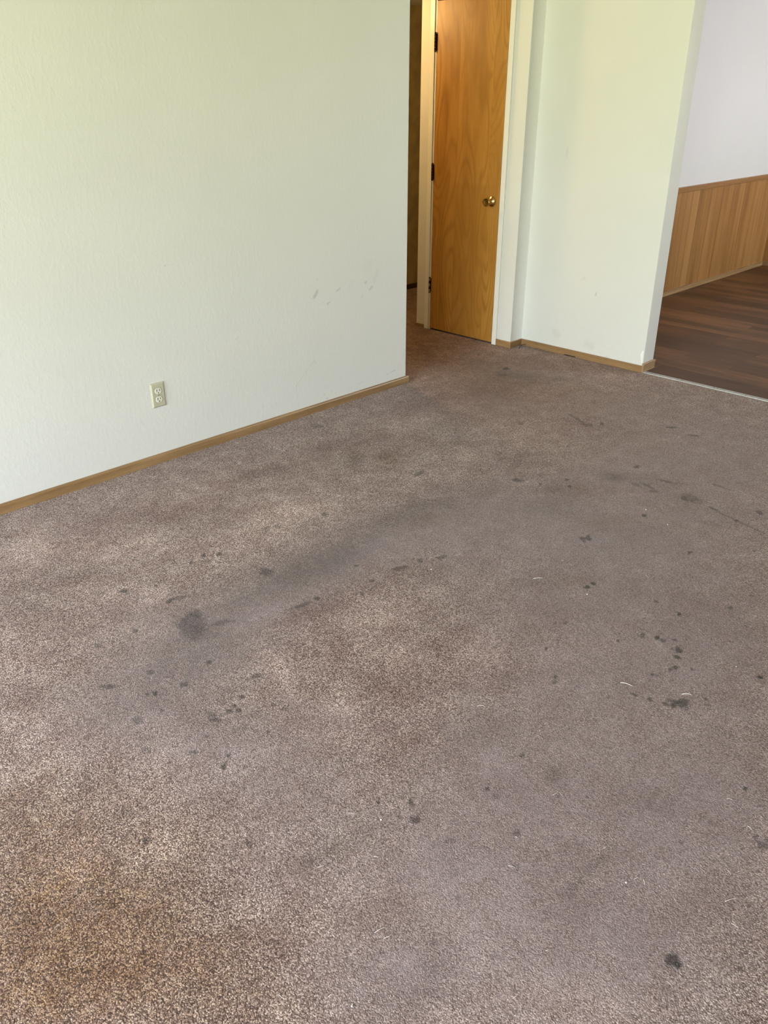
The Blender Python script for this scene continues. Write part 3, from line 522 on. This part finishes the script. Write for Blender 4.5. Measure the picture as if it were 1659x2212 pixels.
def build_carpet():
    rng = np.random.default_rng(7)
    D = 0.005
    xs = np.concatenate([np.linspace(X_BACK, 0.2, 10, endpoint=False), np.arange(0.2, 4.672, D), [4.682], np.linspace(4.75, 6.5, 40)])
    ys = np.concatenate([np.linspace(Y_SIDE, -4.0, 10, endpoint=False), np.arange(-4.0, 1.0, D), np.linspace(1.02, Y_HALL, 40)])
    nx, ny = len(xs), len(ys)
    X, Y = np.meshgrid(xs, ys, indexing='ij')
    big = value_noise(rng, X, Y, 0.06)*0.6 + value_noise(rng, X, Y, 0.025)*0.4
    fine = value_noise(rng, X, Y, 0.011)
    ch = {}
    for nm, lst, hard in (('wear', WEAR, 0), ('dirt', DIRT, 0), ('brushed', LIGHT, 0), ('mauve', RED, 0), ('brown', BROWN_AND_SHADE, 0), ('spot', SPOTS, 1)):
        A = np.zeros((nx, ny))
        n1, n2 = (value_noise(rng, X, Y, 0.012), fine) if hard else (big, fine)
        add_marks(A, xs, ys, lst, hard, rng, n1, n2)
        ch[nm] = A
    V = np.zeros((nx, ny, 3)); V[..., 0] = X; V[..., 1] = Y
    V[..., 2] = -0.0006 + 0.0006*value_noise(rng, X, Y, 0.09)
    xm, ym = (xs[:-1]+xs[1:])/2, (ys[:-1]+ys[1:])/2
    XM, YM = np.meshgrid(xm, ym, indexing='ij')
    keep = ~((XM > 4.682) & (YM < 0.1))
    me = grid_to_mesh('floor', V, keep)
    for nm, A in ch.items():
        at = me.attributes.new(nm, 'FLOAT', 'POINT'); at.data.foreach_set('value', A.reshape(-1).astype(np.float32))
    me.polygons.foreach_set('use_smooth', [True]*len(me.polygons))
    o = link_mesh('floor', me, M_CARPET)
    return tag(o, 'worn mauve brown cut pile carpet with dark stains and trodden paths', 'carpet', kind='structure')
build_carpet()

# ------------------------------------------------------------------ walls
def seg_dist(P, a, b):
    a, b = np.array(a), np.array(b); d = b-a
    t = np.clip(((P-a)@d)/max(1e-9, d@d), 0, 1)
    return np.linalg.norm(P-(a+t[:, None]*d), axis=1)

LEFT_SCUFFS = [  # x, z, x, z, half width, strength
    (2.806, .612, 2.826, .636, .0085, .62), (2.960, .618, 2.985, .629, .0050, .5), (2.893, .565, 2.913, .569, .0035, .55), (2.893, .556, 2.899, .560, .003, .35),
    (3.170, .631, 3.176, .635, .0060, .55), (3.203, .590, 3.222, .603, .0055, .55), (3.140, .562, 3.148, .565, .0050, .3), (2.827, .699, 2.833, .694, .0025, .5),
    (2.860, .573, 2.862, .575, .0035, .4), (2.788, .283, 2.797, .269, .0022, .5), (2.788, .283, 2.662, .178, .0014, .42), (2.662, .178, 2.658, .166, .0022, .55), (2.658, .166, 2.668, .050, .0011, .28),
    (3.335, .086, 3.375, .092, .0014, .4), (3.375, .092, 3.407, .097, .0022, .75), (3.110, .083, 3.150, .088, .0014, .45), (3.095, .081, 3.110, .083, .001, .3),
    (2.848, .082, 2.852, .083, .0035, .5), (2.903, .084, 2.906, .085, .0030, .45), (2.868, .053, 2.873, .055, .0045, .55), (3.480, .10, 3.488, .13, .0040, .22), (3.47, .16, 3.486, .20, .010, .10),
    (3.24, .63, 3.26, .68, .012, .10), (3.18, .70, 3.21, .73, .02, .06), (1.963, .876, 1.966, .877, .003, .45), (1.97, .876, 2.01, .878, .0012, .12),
    (2.30, 0.49, 2.32, 0.50, .004, .12), (3.05, .62, 3.07, .64, .015, .06)]
def left_attr(P):
    Q = P[:, [0, 2]]; out = np.zeros(len(P)); f = (P[:, 1] < 0.003)
    wob = 1+0.25*np.sin(Q[:, 0]*1900+Q[:, 1]*700)*np.sin(Q[:, 1]*1500)
    for x0, z0, x1, z1, w, s in LEFT_SCUFFS:
        d = seg_dist(Q, (x0, z0), (x1, z1))/(w*wob)
        out = np.maximum(out, np.clip((1.5-d)/0.9, 0, 1)*s*0.62)
    return out*f
def span(a, b, d): return list(np.arange(a, b, d))
lw = [(X_BACK-0.12, 0), (1.9, 0), (2.6, 0), (X_END, 0), (X_END, 0.11), (1.95, 0.11)]
lw = round_corners(lw, 0.007, (3,))
wall_from_path('wall_left', lw, 0, CEIL, M_WALL, span(0.02, 0.90, 0.0035), (0.0035,), left_attr,
               'long off white textured wall with an outlet and grey scuffs')

RIGHT_SCUFFS = [(-.520, .410, -.521, .426, .0035, .45), (-.214, 1.20, -.216, 1.24, .006, .16), (-.892, 1.156, -.886, 1.158, .002, .5), (-.50, .10, -.53, .09, .02, .10), (-.25, .13, -.27, .12, .02, .10), (-.64, .04, -.66, .045, .006, .2), (-.42, .5, -.43, .51, .006, .12)]
def right_attr(P):
    Q = P[:, [1, 2]]; out = np.zeros(len(P)); f = (np.abs(P[:, 0]-X_RIGHT) < 0.002)
    for y0, z0, y1, z1, w, s in RIGHT_SCUFFS:
        d = seg_dist(Q, (y0, z0), (y1, z1))/w
        out = np.maximum(out, np.clip((1.5-d)/0.9, 0, 1)*s)
    g = (np.abs(P[:, 0]-X_DOOR) < 0.002)       # hand grime beside the door frame
    Q2 = P[:, [1, 2]]
    for y, z, w, s in ((.105, .93, .02, .22), (.10, .86, .015, .16), (.11, 1.0, .012, .14)):
        d = np.linalg.norm(Q2-np.array([y, z]), axis=1)/w
        out = np.where(g, np.maximum(out, np.exp(-d*d)*s), out)
    return out*(f | g)
rw = [(X_DOOR, 0.15), (X_DOOR, Y_JOG), (X_RIGHT, Y_JOG), (X_RIGHT, Y_EDGE), (X_KIT, Y_EDGE), (X_KIT, Y_KIT+0.002)]
rw = round_corners(rw, 0.005, (1, 3, 4))
w_right = wall_from_path('wall_right', rw, 0, CEIL, M_WALL, span(0.02, 1.3, 0.012), (0.006,), right_attr,
               'short off white wall stub between the wooden door and the kitchen opening')
dl = round_corners([(6.5, Y_CORNER), (X_DOOR, Y_CORNER), (X_DOOR, 0.755)], 0.005, (1,))
wall_from_path('wall_hall_corner', dl, 0, CEIL, M_WALL_PLAIN, label='narrow off white wall strip left of the wooden door')
tag(box('wall_over_door', (X_DOOR, X_DOOR+0.10, 0.15, 0.755, 2.075, CEIL), M_WALL_PLAIN), 'off white wall above the wooden door', 'wall', kind='structure')
tag(box('wall_closet_back', (5.25, 5.28, Y_KIT, Y_CORNER, 0, CEIL), M_DARKCAV), 'dark closet wall behind the wooden door', 'wall', kind='structure')
tag(box('wall_hall', (1.95, 6.6, Y_HALL, Y_HALL+0.08, 0, CEIL), M_HALL_WALL), 'dark olive brown wall at the end of the hall', 'wall', kind='structure')
tag(box('wall_hall_end', (6.5, 6.6, Y_CORNER-0.02, Y_HALL+0.02, 0, CEIL), M_HALL_WALL), 'dark far end wall of the hall', 'wall', kind='structure')
tag(box('wall_hall_start', (1.85, 1.95, 0.05, Y_HALL+0.08, 0, CEIL), M_WALL_PLAIN), 'wall behind the long left wall closing the hall', 'wall', kind='structure')
tag(box('wall_hall_header', (X_END-0.005, X_DOOR+0.003, 0.0, 0.11, HALL_CEIL, CEIL), M_WALL_PLAIN), 'off white header over the hall opening', 'wall', kind='structure')
tag(box('wall_kitchen', (X_KIT-0.05, X_FAR+0.1, Y_KIT, Y_KIT+0.08, 0, CEIL), M_KITCHEN), 'white kitchen wall above the wood panelling', 'wall', kind='structure')
tag(box('wall_kitchen_far', (X_FAR, X_FAR+0.1, Y_KSIDE-0.1, Y_KIT, 0, CEIL), M_KITCHEN), 'far end wall of the kitchen', 'wall', kind='structure')
tag(box('wall_kitchen_near', (X_RIGHT, X_KIT, Y_SIDE, -3.4, 0, CEIL), M_WALL_PLAIN), 'wall on the far side of the kitchen opening', 'wall', kind='structure')
tag(box('wall_side', (X_BACK-0.12, X_KIT, Y_SIDE-0.1, Y_SIDE, 0, CEIL), M_SIDE), 'side wall of the living room behind the camera', 'wall', kind='structure')  # out of view; set deep and dark to reduce bounce on faces towards -y

def pierced_wall(name, mat, label, fixed, lo, hi, w, axis):
    a0, a1, s0, s1 = w
    bm = bmesh.new()
    for u0, u1, z0, z1 in ((lo, a0, 0, CEIL), (a1, hi, 0, CEIL), (a0, a1, 0, s0), (a0, a1, s1, CEIL)):
        if axis == 'y': add_box(bm, fixed[0], fixed[1], u0, u1, z0, z1)
        else: add_box(bm, u0, u1, fixed[0], fixed[1], z0, z1)
    return tag(from_bm(name, bm, mat), label, 'wall', kind='structure')
pierced_wall('wall_back', M_SIDE, 'window wall of the living room behind the camera', (X_BACK-0.12, X_BACK), Y_SIDE, 0.0, WIN_LIVING, 'y')
pierced_wall('wall_kitchen_side', M_KITCHEN, 'window wall of the kitchen', (Y_KSIDE-0.12, Y_KSIDE), X_KIT, X_FAR+0.1, WIN_KITCHEN, 'x')

def window(name, w, fixed, axis, label):
    a0, a1, s0, s1 = w; t = 0.045; bm = bmesh.new()
    bars = [(a0, a0+t, s0, s1), (a1-t, a1, s0, s1), (a0, a1, s0, s0+t), (a0, a1, s1-t, s1), ((a0+a1)/2-t/2, (a0+a1)/2+t/2, s0, s1)]
    for u0, u1, z0, z1 in bars:
        if axis == 'y': add_box(bm, fixed-0.03, fixed+0.02, u0, u1, z0, z1)
        else: add_box(bm, u0, u1, fixed-0.03, fixed+0.02, z0, z1)
    return tag(from_bm(name, bm, M_FRAME), label, 'window', kind='structure')
window('window_1', WIN_LIVING, X_BACK-0.03, 'y', 'white framed wide window behind the camera')
window('window_2', WIN_KITCHEN, Y_KSIDE-0.03, 'x', 'white framed window in the kitchen side wall')

tag(box('ceiling', (X_BACK-0.12, X_FAR+0.1, Y_SIDE-0.1, 1.9, CEIL, CEIL+0.06), M_CEIL), 'off white ceiling over the living room and kitchen', 'ceiling', kind='structure')
tag(box('ceiling_hall', (1.9, 6.6, 0.1105, Y_HALL+0.05, HALL_CEIL, HALL_CEIL+0.05), M_CEIL), 'lowered ceiling over the hall', 'ceiling', kind='structure')
tag(box('floor_kitchen', (4.672, X_FAR, Y_KSIDE, Y_KIT, -0.02, 0.0005), M_LAMINATE), 'dark brown wood plank floor in the kitchen', 'floor', kind='structure')

chip = bmesh.new()
_loop = [(-.880, .118), (-.887, .130), (-.8955, .134), (-.8965, .060), (-.889, .052), (-.884, .075), (-.880, .088), (-.876, .104)]
_c = [chip.verts.new((X_RIGHT-0.0012, y, z)) for y, z in _loop]; _b = [chip.verts.new((X_RIGHT+0.0008, y, z)) for y, z in _loop]
chip.faces.new(_c)
for i in range(len(_c)): chip.faces.new((_c[i], _c[(i+1) % len(_c)], _b[(i+1) % len(_c)], _b[i]))
o = from_bm('plaster_chip', chip, M_PLASTER, w_right); o['label'] = 'chipped white patch at the wall corner'

# ------------------------------------------------------------------ baseboards and trim
def base_prof(h, t, r=0.006):
    return [(0, -0.004), (t, -0.004), (t, h-r), (t-r*0.3, h-r*0.35), (t-r, h), (0, h)]
o = sweep('baseboard_left', [(X_BACK, 0), (X_END+0.012, 0)], base_prof(0.042, 0.013, 0.008), M_BASE)
tag(o, 'thin brown wooden baseboard along the long left wall', 'baseboard', kind='structure')
o = sweep('baseboard_right', [(X_DOOR, 0.130), (X_DOOR, Y_JOG), (X_RIGHT, Y_JOG), (X_RIGHT, Y_EDGE)], base_prof(0.040, 0.010, 0.003), M_BASE)
tag(o, 'thin brown baseboard between the door frame and the kitchen opening', 'baseboard', kind='structure')
o = sweep('baseboard_stub', [(X_RIGHT-0.009, Y_EDGE), (X_KIT+0.008, Y_EDGE)], [(0, 0), (0.010, 0), (0.010, 0.040), (0.014, 0.043), (0.014, 0.052), (0.010, 0.056), (0, 0.056)], M_BASE_PALE)
tag(o, 'short pale brown baseboard on the wall end by the kitchen', 'baseboard', kind='structure')
o = sweep('baseboard_hall_corner', [(6.45, Y_CORNER), (X_DOOR, Y_CORNER), (X_DOOR, 0.789)][::1], base_prof(0.024, 0.008, 0.003), M_BASE)
tag(o, 'low brown baseboard left of the wooden door', 'baseboard', kind='structure')
o = sweep('baseboard_hall', [(1.96, Y_HALL), (6.5, Y_HALL)], base_prof(0.040, 0.012, 0.003), M_BASE_DARK)
tag(o, 'dark brown baseboard on the dark hall wall', 'baseboard', kind='structure')
kp = [(X_KIT, Y_KIT), (X_FAR, Y_KIT), (X_FAR, Y_KSIDE)]
o = sweep('baseboard_kitchen', kp, [(0, 0), (0.015, 0), (0.015, 0.024), (0.011, 0.027), (0.017, 0.030), (0.017, 0.038), (0, 0.040)], M_BASE_PALE)
tag(o, 'pale brown baseboard under the kitchen wood panelling', 'baseboard', kind='structure')
o = sweep('trim_1', kp, [(0, 0.030), (0.006, 0.030), (0.006, 0.830), (0, 0.830)], M_WAINSCOT)
tag(o, 'waist high orange brown wood plank panelling in the kitchen', 'wall panelling', kind='structure')
o = sweep('trim_2', kp, [(0, 0.822), (0.016, 0.822), (0.018, 0.826), (0.018, 0.860), (0.015, 0.864), (0, 0.864)], M_CAP)
tag(o, 'brown wooden cap rail along the top of the kitchen panelling', 'cap rail', kind='structure')

# door frame: three casing boards and the jamb strips behind them
fr = thing('trim_3', (X_DOOR, 0.46, 0), 'white painted frame around the wooden door', 'door frame', kind='structure')
CX0, CX1 = X_DOOR-0.012, X_DOOR+0.10
box('casing', (CX0, X_DOOR+0.004, 0.7515, 0.7895, -0.003, 2.112), M_TRIM, fr, bevel=0.002)
box('casing', (CX0, X_DOOR+0.004, 0.1305, 0.1660, -0.003, 2.112), M_TRIM, fr, bevel=0.002)
box('casing', (CX0, X_DOOR+0.004, 0.1660, 0.7515, 2.074, 2.112), M_TRIM, fr, bevel=0.002)
box('jamb', (X_DOOR-0.006, CX1, 0.7385, 0.7505, -0.002, 2.070), M_TRIM, fr)
box('jamb', (X_DOOR-0.002, CX1, 0.1500, 0.1655, -0.002, 2.070), M_TRIM, fr)
box('jamb', (X_DOOR-0.002, CX1, 0.1655, 0.7385, 2.058, 2.072), M_TRIM, fr)

# ------------------------------------------------------------------ the door
DX = X_DOOR-0.010             # door face
door = thing('door_1', (DX, 0.452, 0.006), 'closed varnished orange brown flush wooden door with brass knob', 'door', kind='structure')
box('slab', (DX, DX+0.035, 0.1700, 0.7345, 0.010, 2.053), M_DOOR, door, bevel=0.0015)
def hinge(z, worn):
    cy, cx = 0.7405, DX-0.006
    bm = bmesh.new(); seg = 0.098/5
    add_box(bm, DX-0.0016, DX+0.012, 0.7300, 0.7400, z-0.047, z+0.047)
    h = from_bm('hinge', bm, M_BRONZE, door)
    for k in range(5):
        bm = bmesh.new()
        add_lathe(bm, (cx, cy, z-0.049+k*seg+0.0006), (0, 0, 1), [(0, 0), (0, 0.0072), (seg-0.0012, 0.0072), (seg-0.0012, 0)], 16)
        from_bm('knuckle', bm, M_WORN if worn and k % 2 == 0 else M_BRONZE, h, smooth=False)
    for s in (-1, 1):
        bm = bmesh.new()
        add_lathe(bm, (cx, cy, z+s*0.049), (0, 0, s), [(0, 0), (0, 0.0062), (0.003, 0.0070), (0.006, 0.005), (0.0075, 0)], 16)
        from_bm('pin_tip', bm, M_BRONZE, h, smooth=True)
    if worn: h['label'] = 'hinge with worn bare metal'
hinge(1.829, False); hinge(1.067, False); hinge(0.318, True)

KY, KZ = 0.2290, 0.918
bm = bmesh.new(); add_lathe(bm, (DX, KY, KZ), (-1, 0, 0), [(0, 0.0335), (0.003, 0.0335), (0.006, 0.0320), (0.011, 0.0270), (0.015, 0.0190), (0.018, 0.0150), (0.019, 0)], 40)
ro = from_bm('rosette', bm, M_BRASS, door, smooth=True); ro['label'] = 'domed round brass plate'
bm = bmesh.new(); add_lathe(bm, (DX-0.016, KY, KZ), (-1, 0, 0), [(0, 0.0), (0, 0.0145), (0.004, 0.0150), (0.006, 0.0125), (0.014, 0.0110), (0.017, 0.0135), (0.020, 0.0140), (0.024, 0.0130), (0.031, 0.0165), (0.038, 0.0235), (0.042, 0.0262), (0.045, 0.0262), (0.0465, 0.0245), (0.045, 0.0195), (0.0435, 0.0120), (0.043, 0)], 40)
kn = from_bm('knob', bm, M_BRASS, door, smooth=True); kn['label'] = 'flared brass door knob'
lp = box('latch_plate', (DX+0.004, DX+0.030, 0.1680, 0.1702, KZ-0.028, KZ+0.028), M_STEEL, door); lp['label'] = 'metal latch plate on the door edge'

# ------------------------------------------------------------------ outlet
OX, OZ = 1.851, 0.3209
out = thing('electrical_outlet', (OX, 0, OZ), 'ivory duplex electrical outlet on the long left wall', 'outlet')
bm = bmesh.new()
hw, hh = 0.0352, 0.0572
fr_pts = []
for (w, h, y) in ((hw, hh, 0.0), (hw, hh, -0.0012), (hw-0.0055, hh-0.0055, -0.0062), (hw-0.0065, hh-0.0065, -0.0066)):
    fr_pts.append([bm.verts.new((OX+sx*w, y, OZ+sz*h)) for sx, sz in ((-1, -1), (1, -1), (1, 1), (-1, 1))])
for A, B in zip(fr_pts, fr_pts[1:]):
    for k in range(4): bm.faces.new((A[k], A[(k+1) % 4], B[(k+1) % 4], B[k]))
bm.faces.new(fr_pts[-1])
plate = from_bm('wall_plate', bm, M_IVORY, out)
def disc_outline(r, cut, n=48):
    return [(r*math.cos(a), max(-cut, min(cut, r*math.sin(a)))) for a in [2*math.pi*k/n for k in range(n)]]
def prism(loop, cx, cz, y0, y1, rim=0.0):
    bm = bmesh.new()
    A = [bm.verts.new((cx+x, y0, cz+z)) for x, z in loop]; B = [bm.verts.new((cx+x, y1+rim, cz+z)) for x, z in loop]
    C = [bm.verts.new((cx+x*0.93, y1, cz+z*0.93)) for x, z in loop] if rim else B
    n = len(loop)
    for P, Q in ((A, B), (B, C)):
        if P is Q: continue
        for k in range(n): bm.faces.new((P[k], P[(k+1) % n], Q[(k+1) % n], Q[k]))
    bm.faces.new(C)
    return bm
for dz in (0.0195, -0.0195):
    g = from_bm('receptacle_gap', prism(disc_outline(0.0182, 0.0152), OX, OZ+dz, -0.006, -0.0068), M_GAP, out)
    rc = from_bm('receptacle', prism(disc_outline(0.0170, 0.0141), OX, OZ+dz, -0.006, -0.0088, 0.0007), M_CREAM, out)
    rc['label'] = 'cream receptacle face with three holes'
    box('slot', (OX-0.0084, OX-0.0054, -0.0090, -0.0070, OZ+dz-0.0015, OZ+dz+0.0090), M_SLOT, rc)
    box('slot', (OX+0.0054, OX+0.0080, -0.0090, -0.0070, OZ+dz-0.0005, OZ+dz+0.0085), M_SLOT, rc)
    bm = bmesh.new(); add_lathe(bm, (OX, -0.0070, OZ+dz-0.0080), (0, -1, 0), [(0, 0), (0, 0.0027), (0.0020, 0.0027), (0.0020, 0)], 16)
    from_bm('ground_hole', bm, M_SLOT, rc)
bm = bmesh.new(); add_lathe(bm, (OX, -0.006, OZ), (0, -1, 0), [(0, 0), (0, 0.0034), (0.0012, 0.0032), (0.0020, 0.0018), (0.0022, 0)], 16)
sw = from_bm('screw', bm, M_WORN, out, smooth=True)

# ------------------------------------------------------------------ threshold strip
th = thing('threshold_strip', (4.684, -2.15, 0), 'silver metal strip joining the carpet to the kitchen floor', 'threshold strip')
bm = bmesh.new()
prof = [(4.664, -0.001), (4.666, 0.0030), (4.674, 0.0046), (4.690, 0.0048), (4.698, 0.0036), (4.7035, 0.0006)]
A = [bm.verts.new((x, Y_EDGE-0.005, z)) for x, z in prof]; B = [bm.verts.new((x, -3.40, z)) for x, z in prof]
for k in range(len(prof)-1): bm.faces.new((A[k], A[k+1], B[k+1], B[k]))
bm.faces.new(A); bm.faces.new(B)
from_bm('strip', bm, M_ALU, th)
for y in (-0.965, -1.160, -1.362, -1.382, -1.549, -1.75, -1.95):
    bm = bmesh.new(); add_lathe(bm, (4.6785, y, 0.0040), (0, 0, 1), [(0, 0), (0, 0.0036), (0.0012, 0.0034), (0.0018, 0)], 12)
    from_bm('screw', bm, M_SCREW, th)

# ------------------------------------------------------------------ hall lamp (hidden behind the left wall, it lights the door's upper corner)
LX, LY = 3.98, 1.32
lamp = thing('ceiling_lamp', (LX, LY, HALL_CEIL), 'round warm glass ceiling lamp in the hall', 'lamp')
bm = bmesh.new(); add_lathe(bm, (LX, LY, HALL_CEIL), (0, 0, -1), [(0, 0), (0, 0.075), (0.018, 0.075), (0.022, 0.06), (0.022, 0)], 32)
from_bm('canopy', bm, M_BRASS, lamp)
k = NT('lit_lamp_glass'); _m = k.finish((0.9, 0.8, 0.6), 0.3, emit=(1.0, 0.66, 0.26), emit_strength=LAMP_POWER)
bm = bmesh.new(); add_lathe(bm, (LX, LY, HALL_CEIL-0.022), (0, 0, -1), [(0, 0.055), (0.01, 0.078), (0.04, 0.095), (0.075, 0.088), (0.10, 0.06), (0.115, 0)], 32)
from_bm('glass_shade', bm, _m, lamp, smooth=True)

# ------------------------------------------------------------------ crumbs, lint and slivers on the carpet
rnd = random.Random(5)
LINT_LABEL = {
    0: 'thin white thread lying crosswise in the middle of the carpet right half',
    1: 'long slanted white thread left of the row of dark drips',
    2: 'white thread just above the largest dark blot at right',
    12: 'bent white thread with a kink right of a grey green stain',
    14: 'round white crumb on the lower right carpet',
    16: 'upright white thread right of the round white crumb',
    18: 'curled white thread above the large dark lower right stain',
    32: 'white thread in the lower middle of the carpet near the two dark drips',
    34: 'long pale thread beside the faint dark path at lower left centre',
}
for i, L in enumerate(LINT):
    bm = bmesh.new()
    if len(L) == 2:
        big = i == 14
        c = Vector((L[0], L[1], 0.0022))
        bmesh.ops.create_icosphere(bm, subdivisions=2, radius=1.0)
        s = rnd.uniform(0.0013, 0.0019)
        for v in bm.verts:
            v.co = c + Vector((v.co.x*s*rnd.uniform(.85, 1.15), v.co.y*s*1.2*rnd.uniform(.85, 1.15), v.co.z*s*0.9))
        name = 'lint_crumb'
    else:
        a, b = Vector((L[0], L[1], 0)), Vector((L[2], L[3], 0)); d = b-a
        if d.length > 0.06: b = a+d*0.06/d.length; d = b-a
        if i == 14:
            c = Vector((L[0], L[1], 0.003))
            bmesh.ops.create_icosphere(bm, subdivisions=2, radius=0.0034)
            for v in bm.verts: v.co = c + v.co
            name = 'lint_crumb'
        else:
            sd = Vector((-d.y, d.x, 0))*rnd.uniform(-0.12, 0.12)
            pts = [a*(1-t)+b*t + sd*math.sin(math.pi*t) + Vector((0, 0, 0.0014+0.0016*math.sin(math.pi*t))) for t in [q/6 for q in range(7)]]
            add_tube(bm, pts, rnd.uniform(0.00026, 0.00045) if i not in (0, 1, 2) else 0.0008, 6, 0.6)
            name = 'lint_thread'
    o = from_bm(name, bm, M_LINT, origin=(L[0], L[1], 0), smooth=True)
    if i in LINT_LABEL: tag(o, LINT_LABEL[i], 'lint', 'white lint on the carpet')
    elif name == 'lint_crumb': tag(o, 'tiny white crumb of lint caught in the carpet pile', 'lint', 'white crumbs in the carpet pile')
    else: tag(o, 'short fine white lint fibre caught in the carpet pile', 'lint', 'white lint on the carpet')

bm = bmesh.new(); bmesh.ops.create_uvsphere(bm, u_segments=20, v_segments=12, radius=1.0)
for v in bm.verts:
    x, y, z = v.co
    w = 1-0.45*max(0, x)
    q = Vector((x*0.0085, y*0.0042*w, z*0.0024*w))
    q.rotate(Matrix.Rotation(math.radians(-66), 4, 'Z'))
    v.co = q+Vector((2.185, -2.668, 0.0022))
tag(from_bm('seed_husk', bm, M_SEED, origin=(2.185, -2.668, 0), smooth=True), 'dark oval seed husk on the carpet at the right edge', 'seed')
bm = bmesh.new()
add_tube(bm, [(4.565, -.044, .002), (4.590, -.034, .006), (4.612, -.030, .011), (4.634, -.026, .013), (4.652, -.028, .011), (4.660, -.034, .008)], 0.0022, 8, 0.55)
tag(from_bm('cable_tie', bm, M_BLACK, origin=(4.565, -.044, 0), smooth=True), 'curved black plastic sliver on the carpet in the wall corner', 'plastic sliver')
bm = bmesh.new()
add_box(bm, 4.6535, 4.6595, -.428, -.345, 0.0005, 0.0095, bevel=0.001)
for v in bm.verts: v.co.z *= 1-0.5*abs((v.co.y+.386)/.042)**2
tag(from_bm('wood_sliver', bm, M_SEED, origin=(4.6565, -.386, 0)), 'flat dark splinter against the baseboard of the short wall', 'splinter')
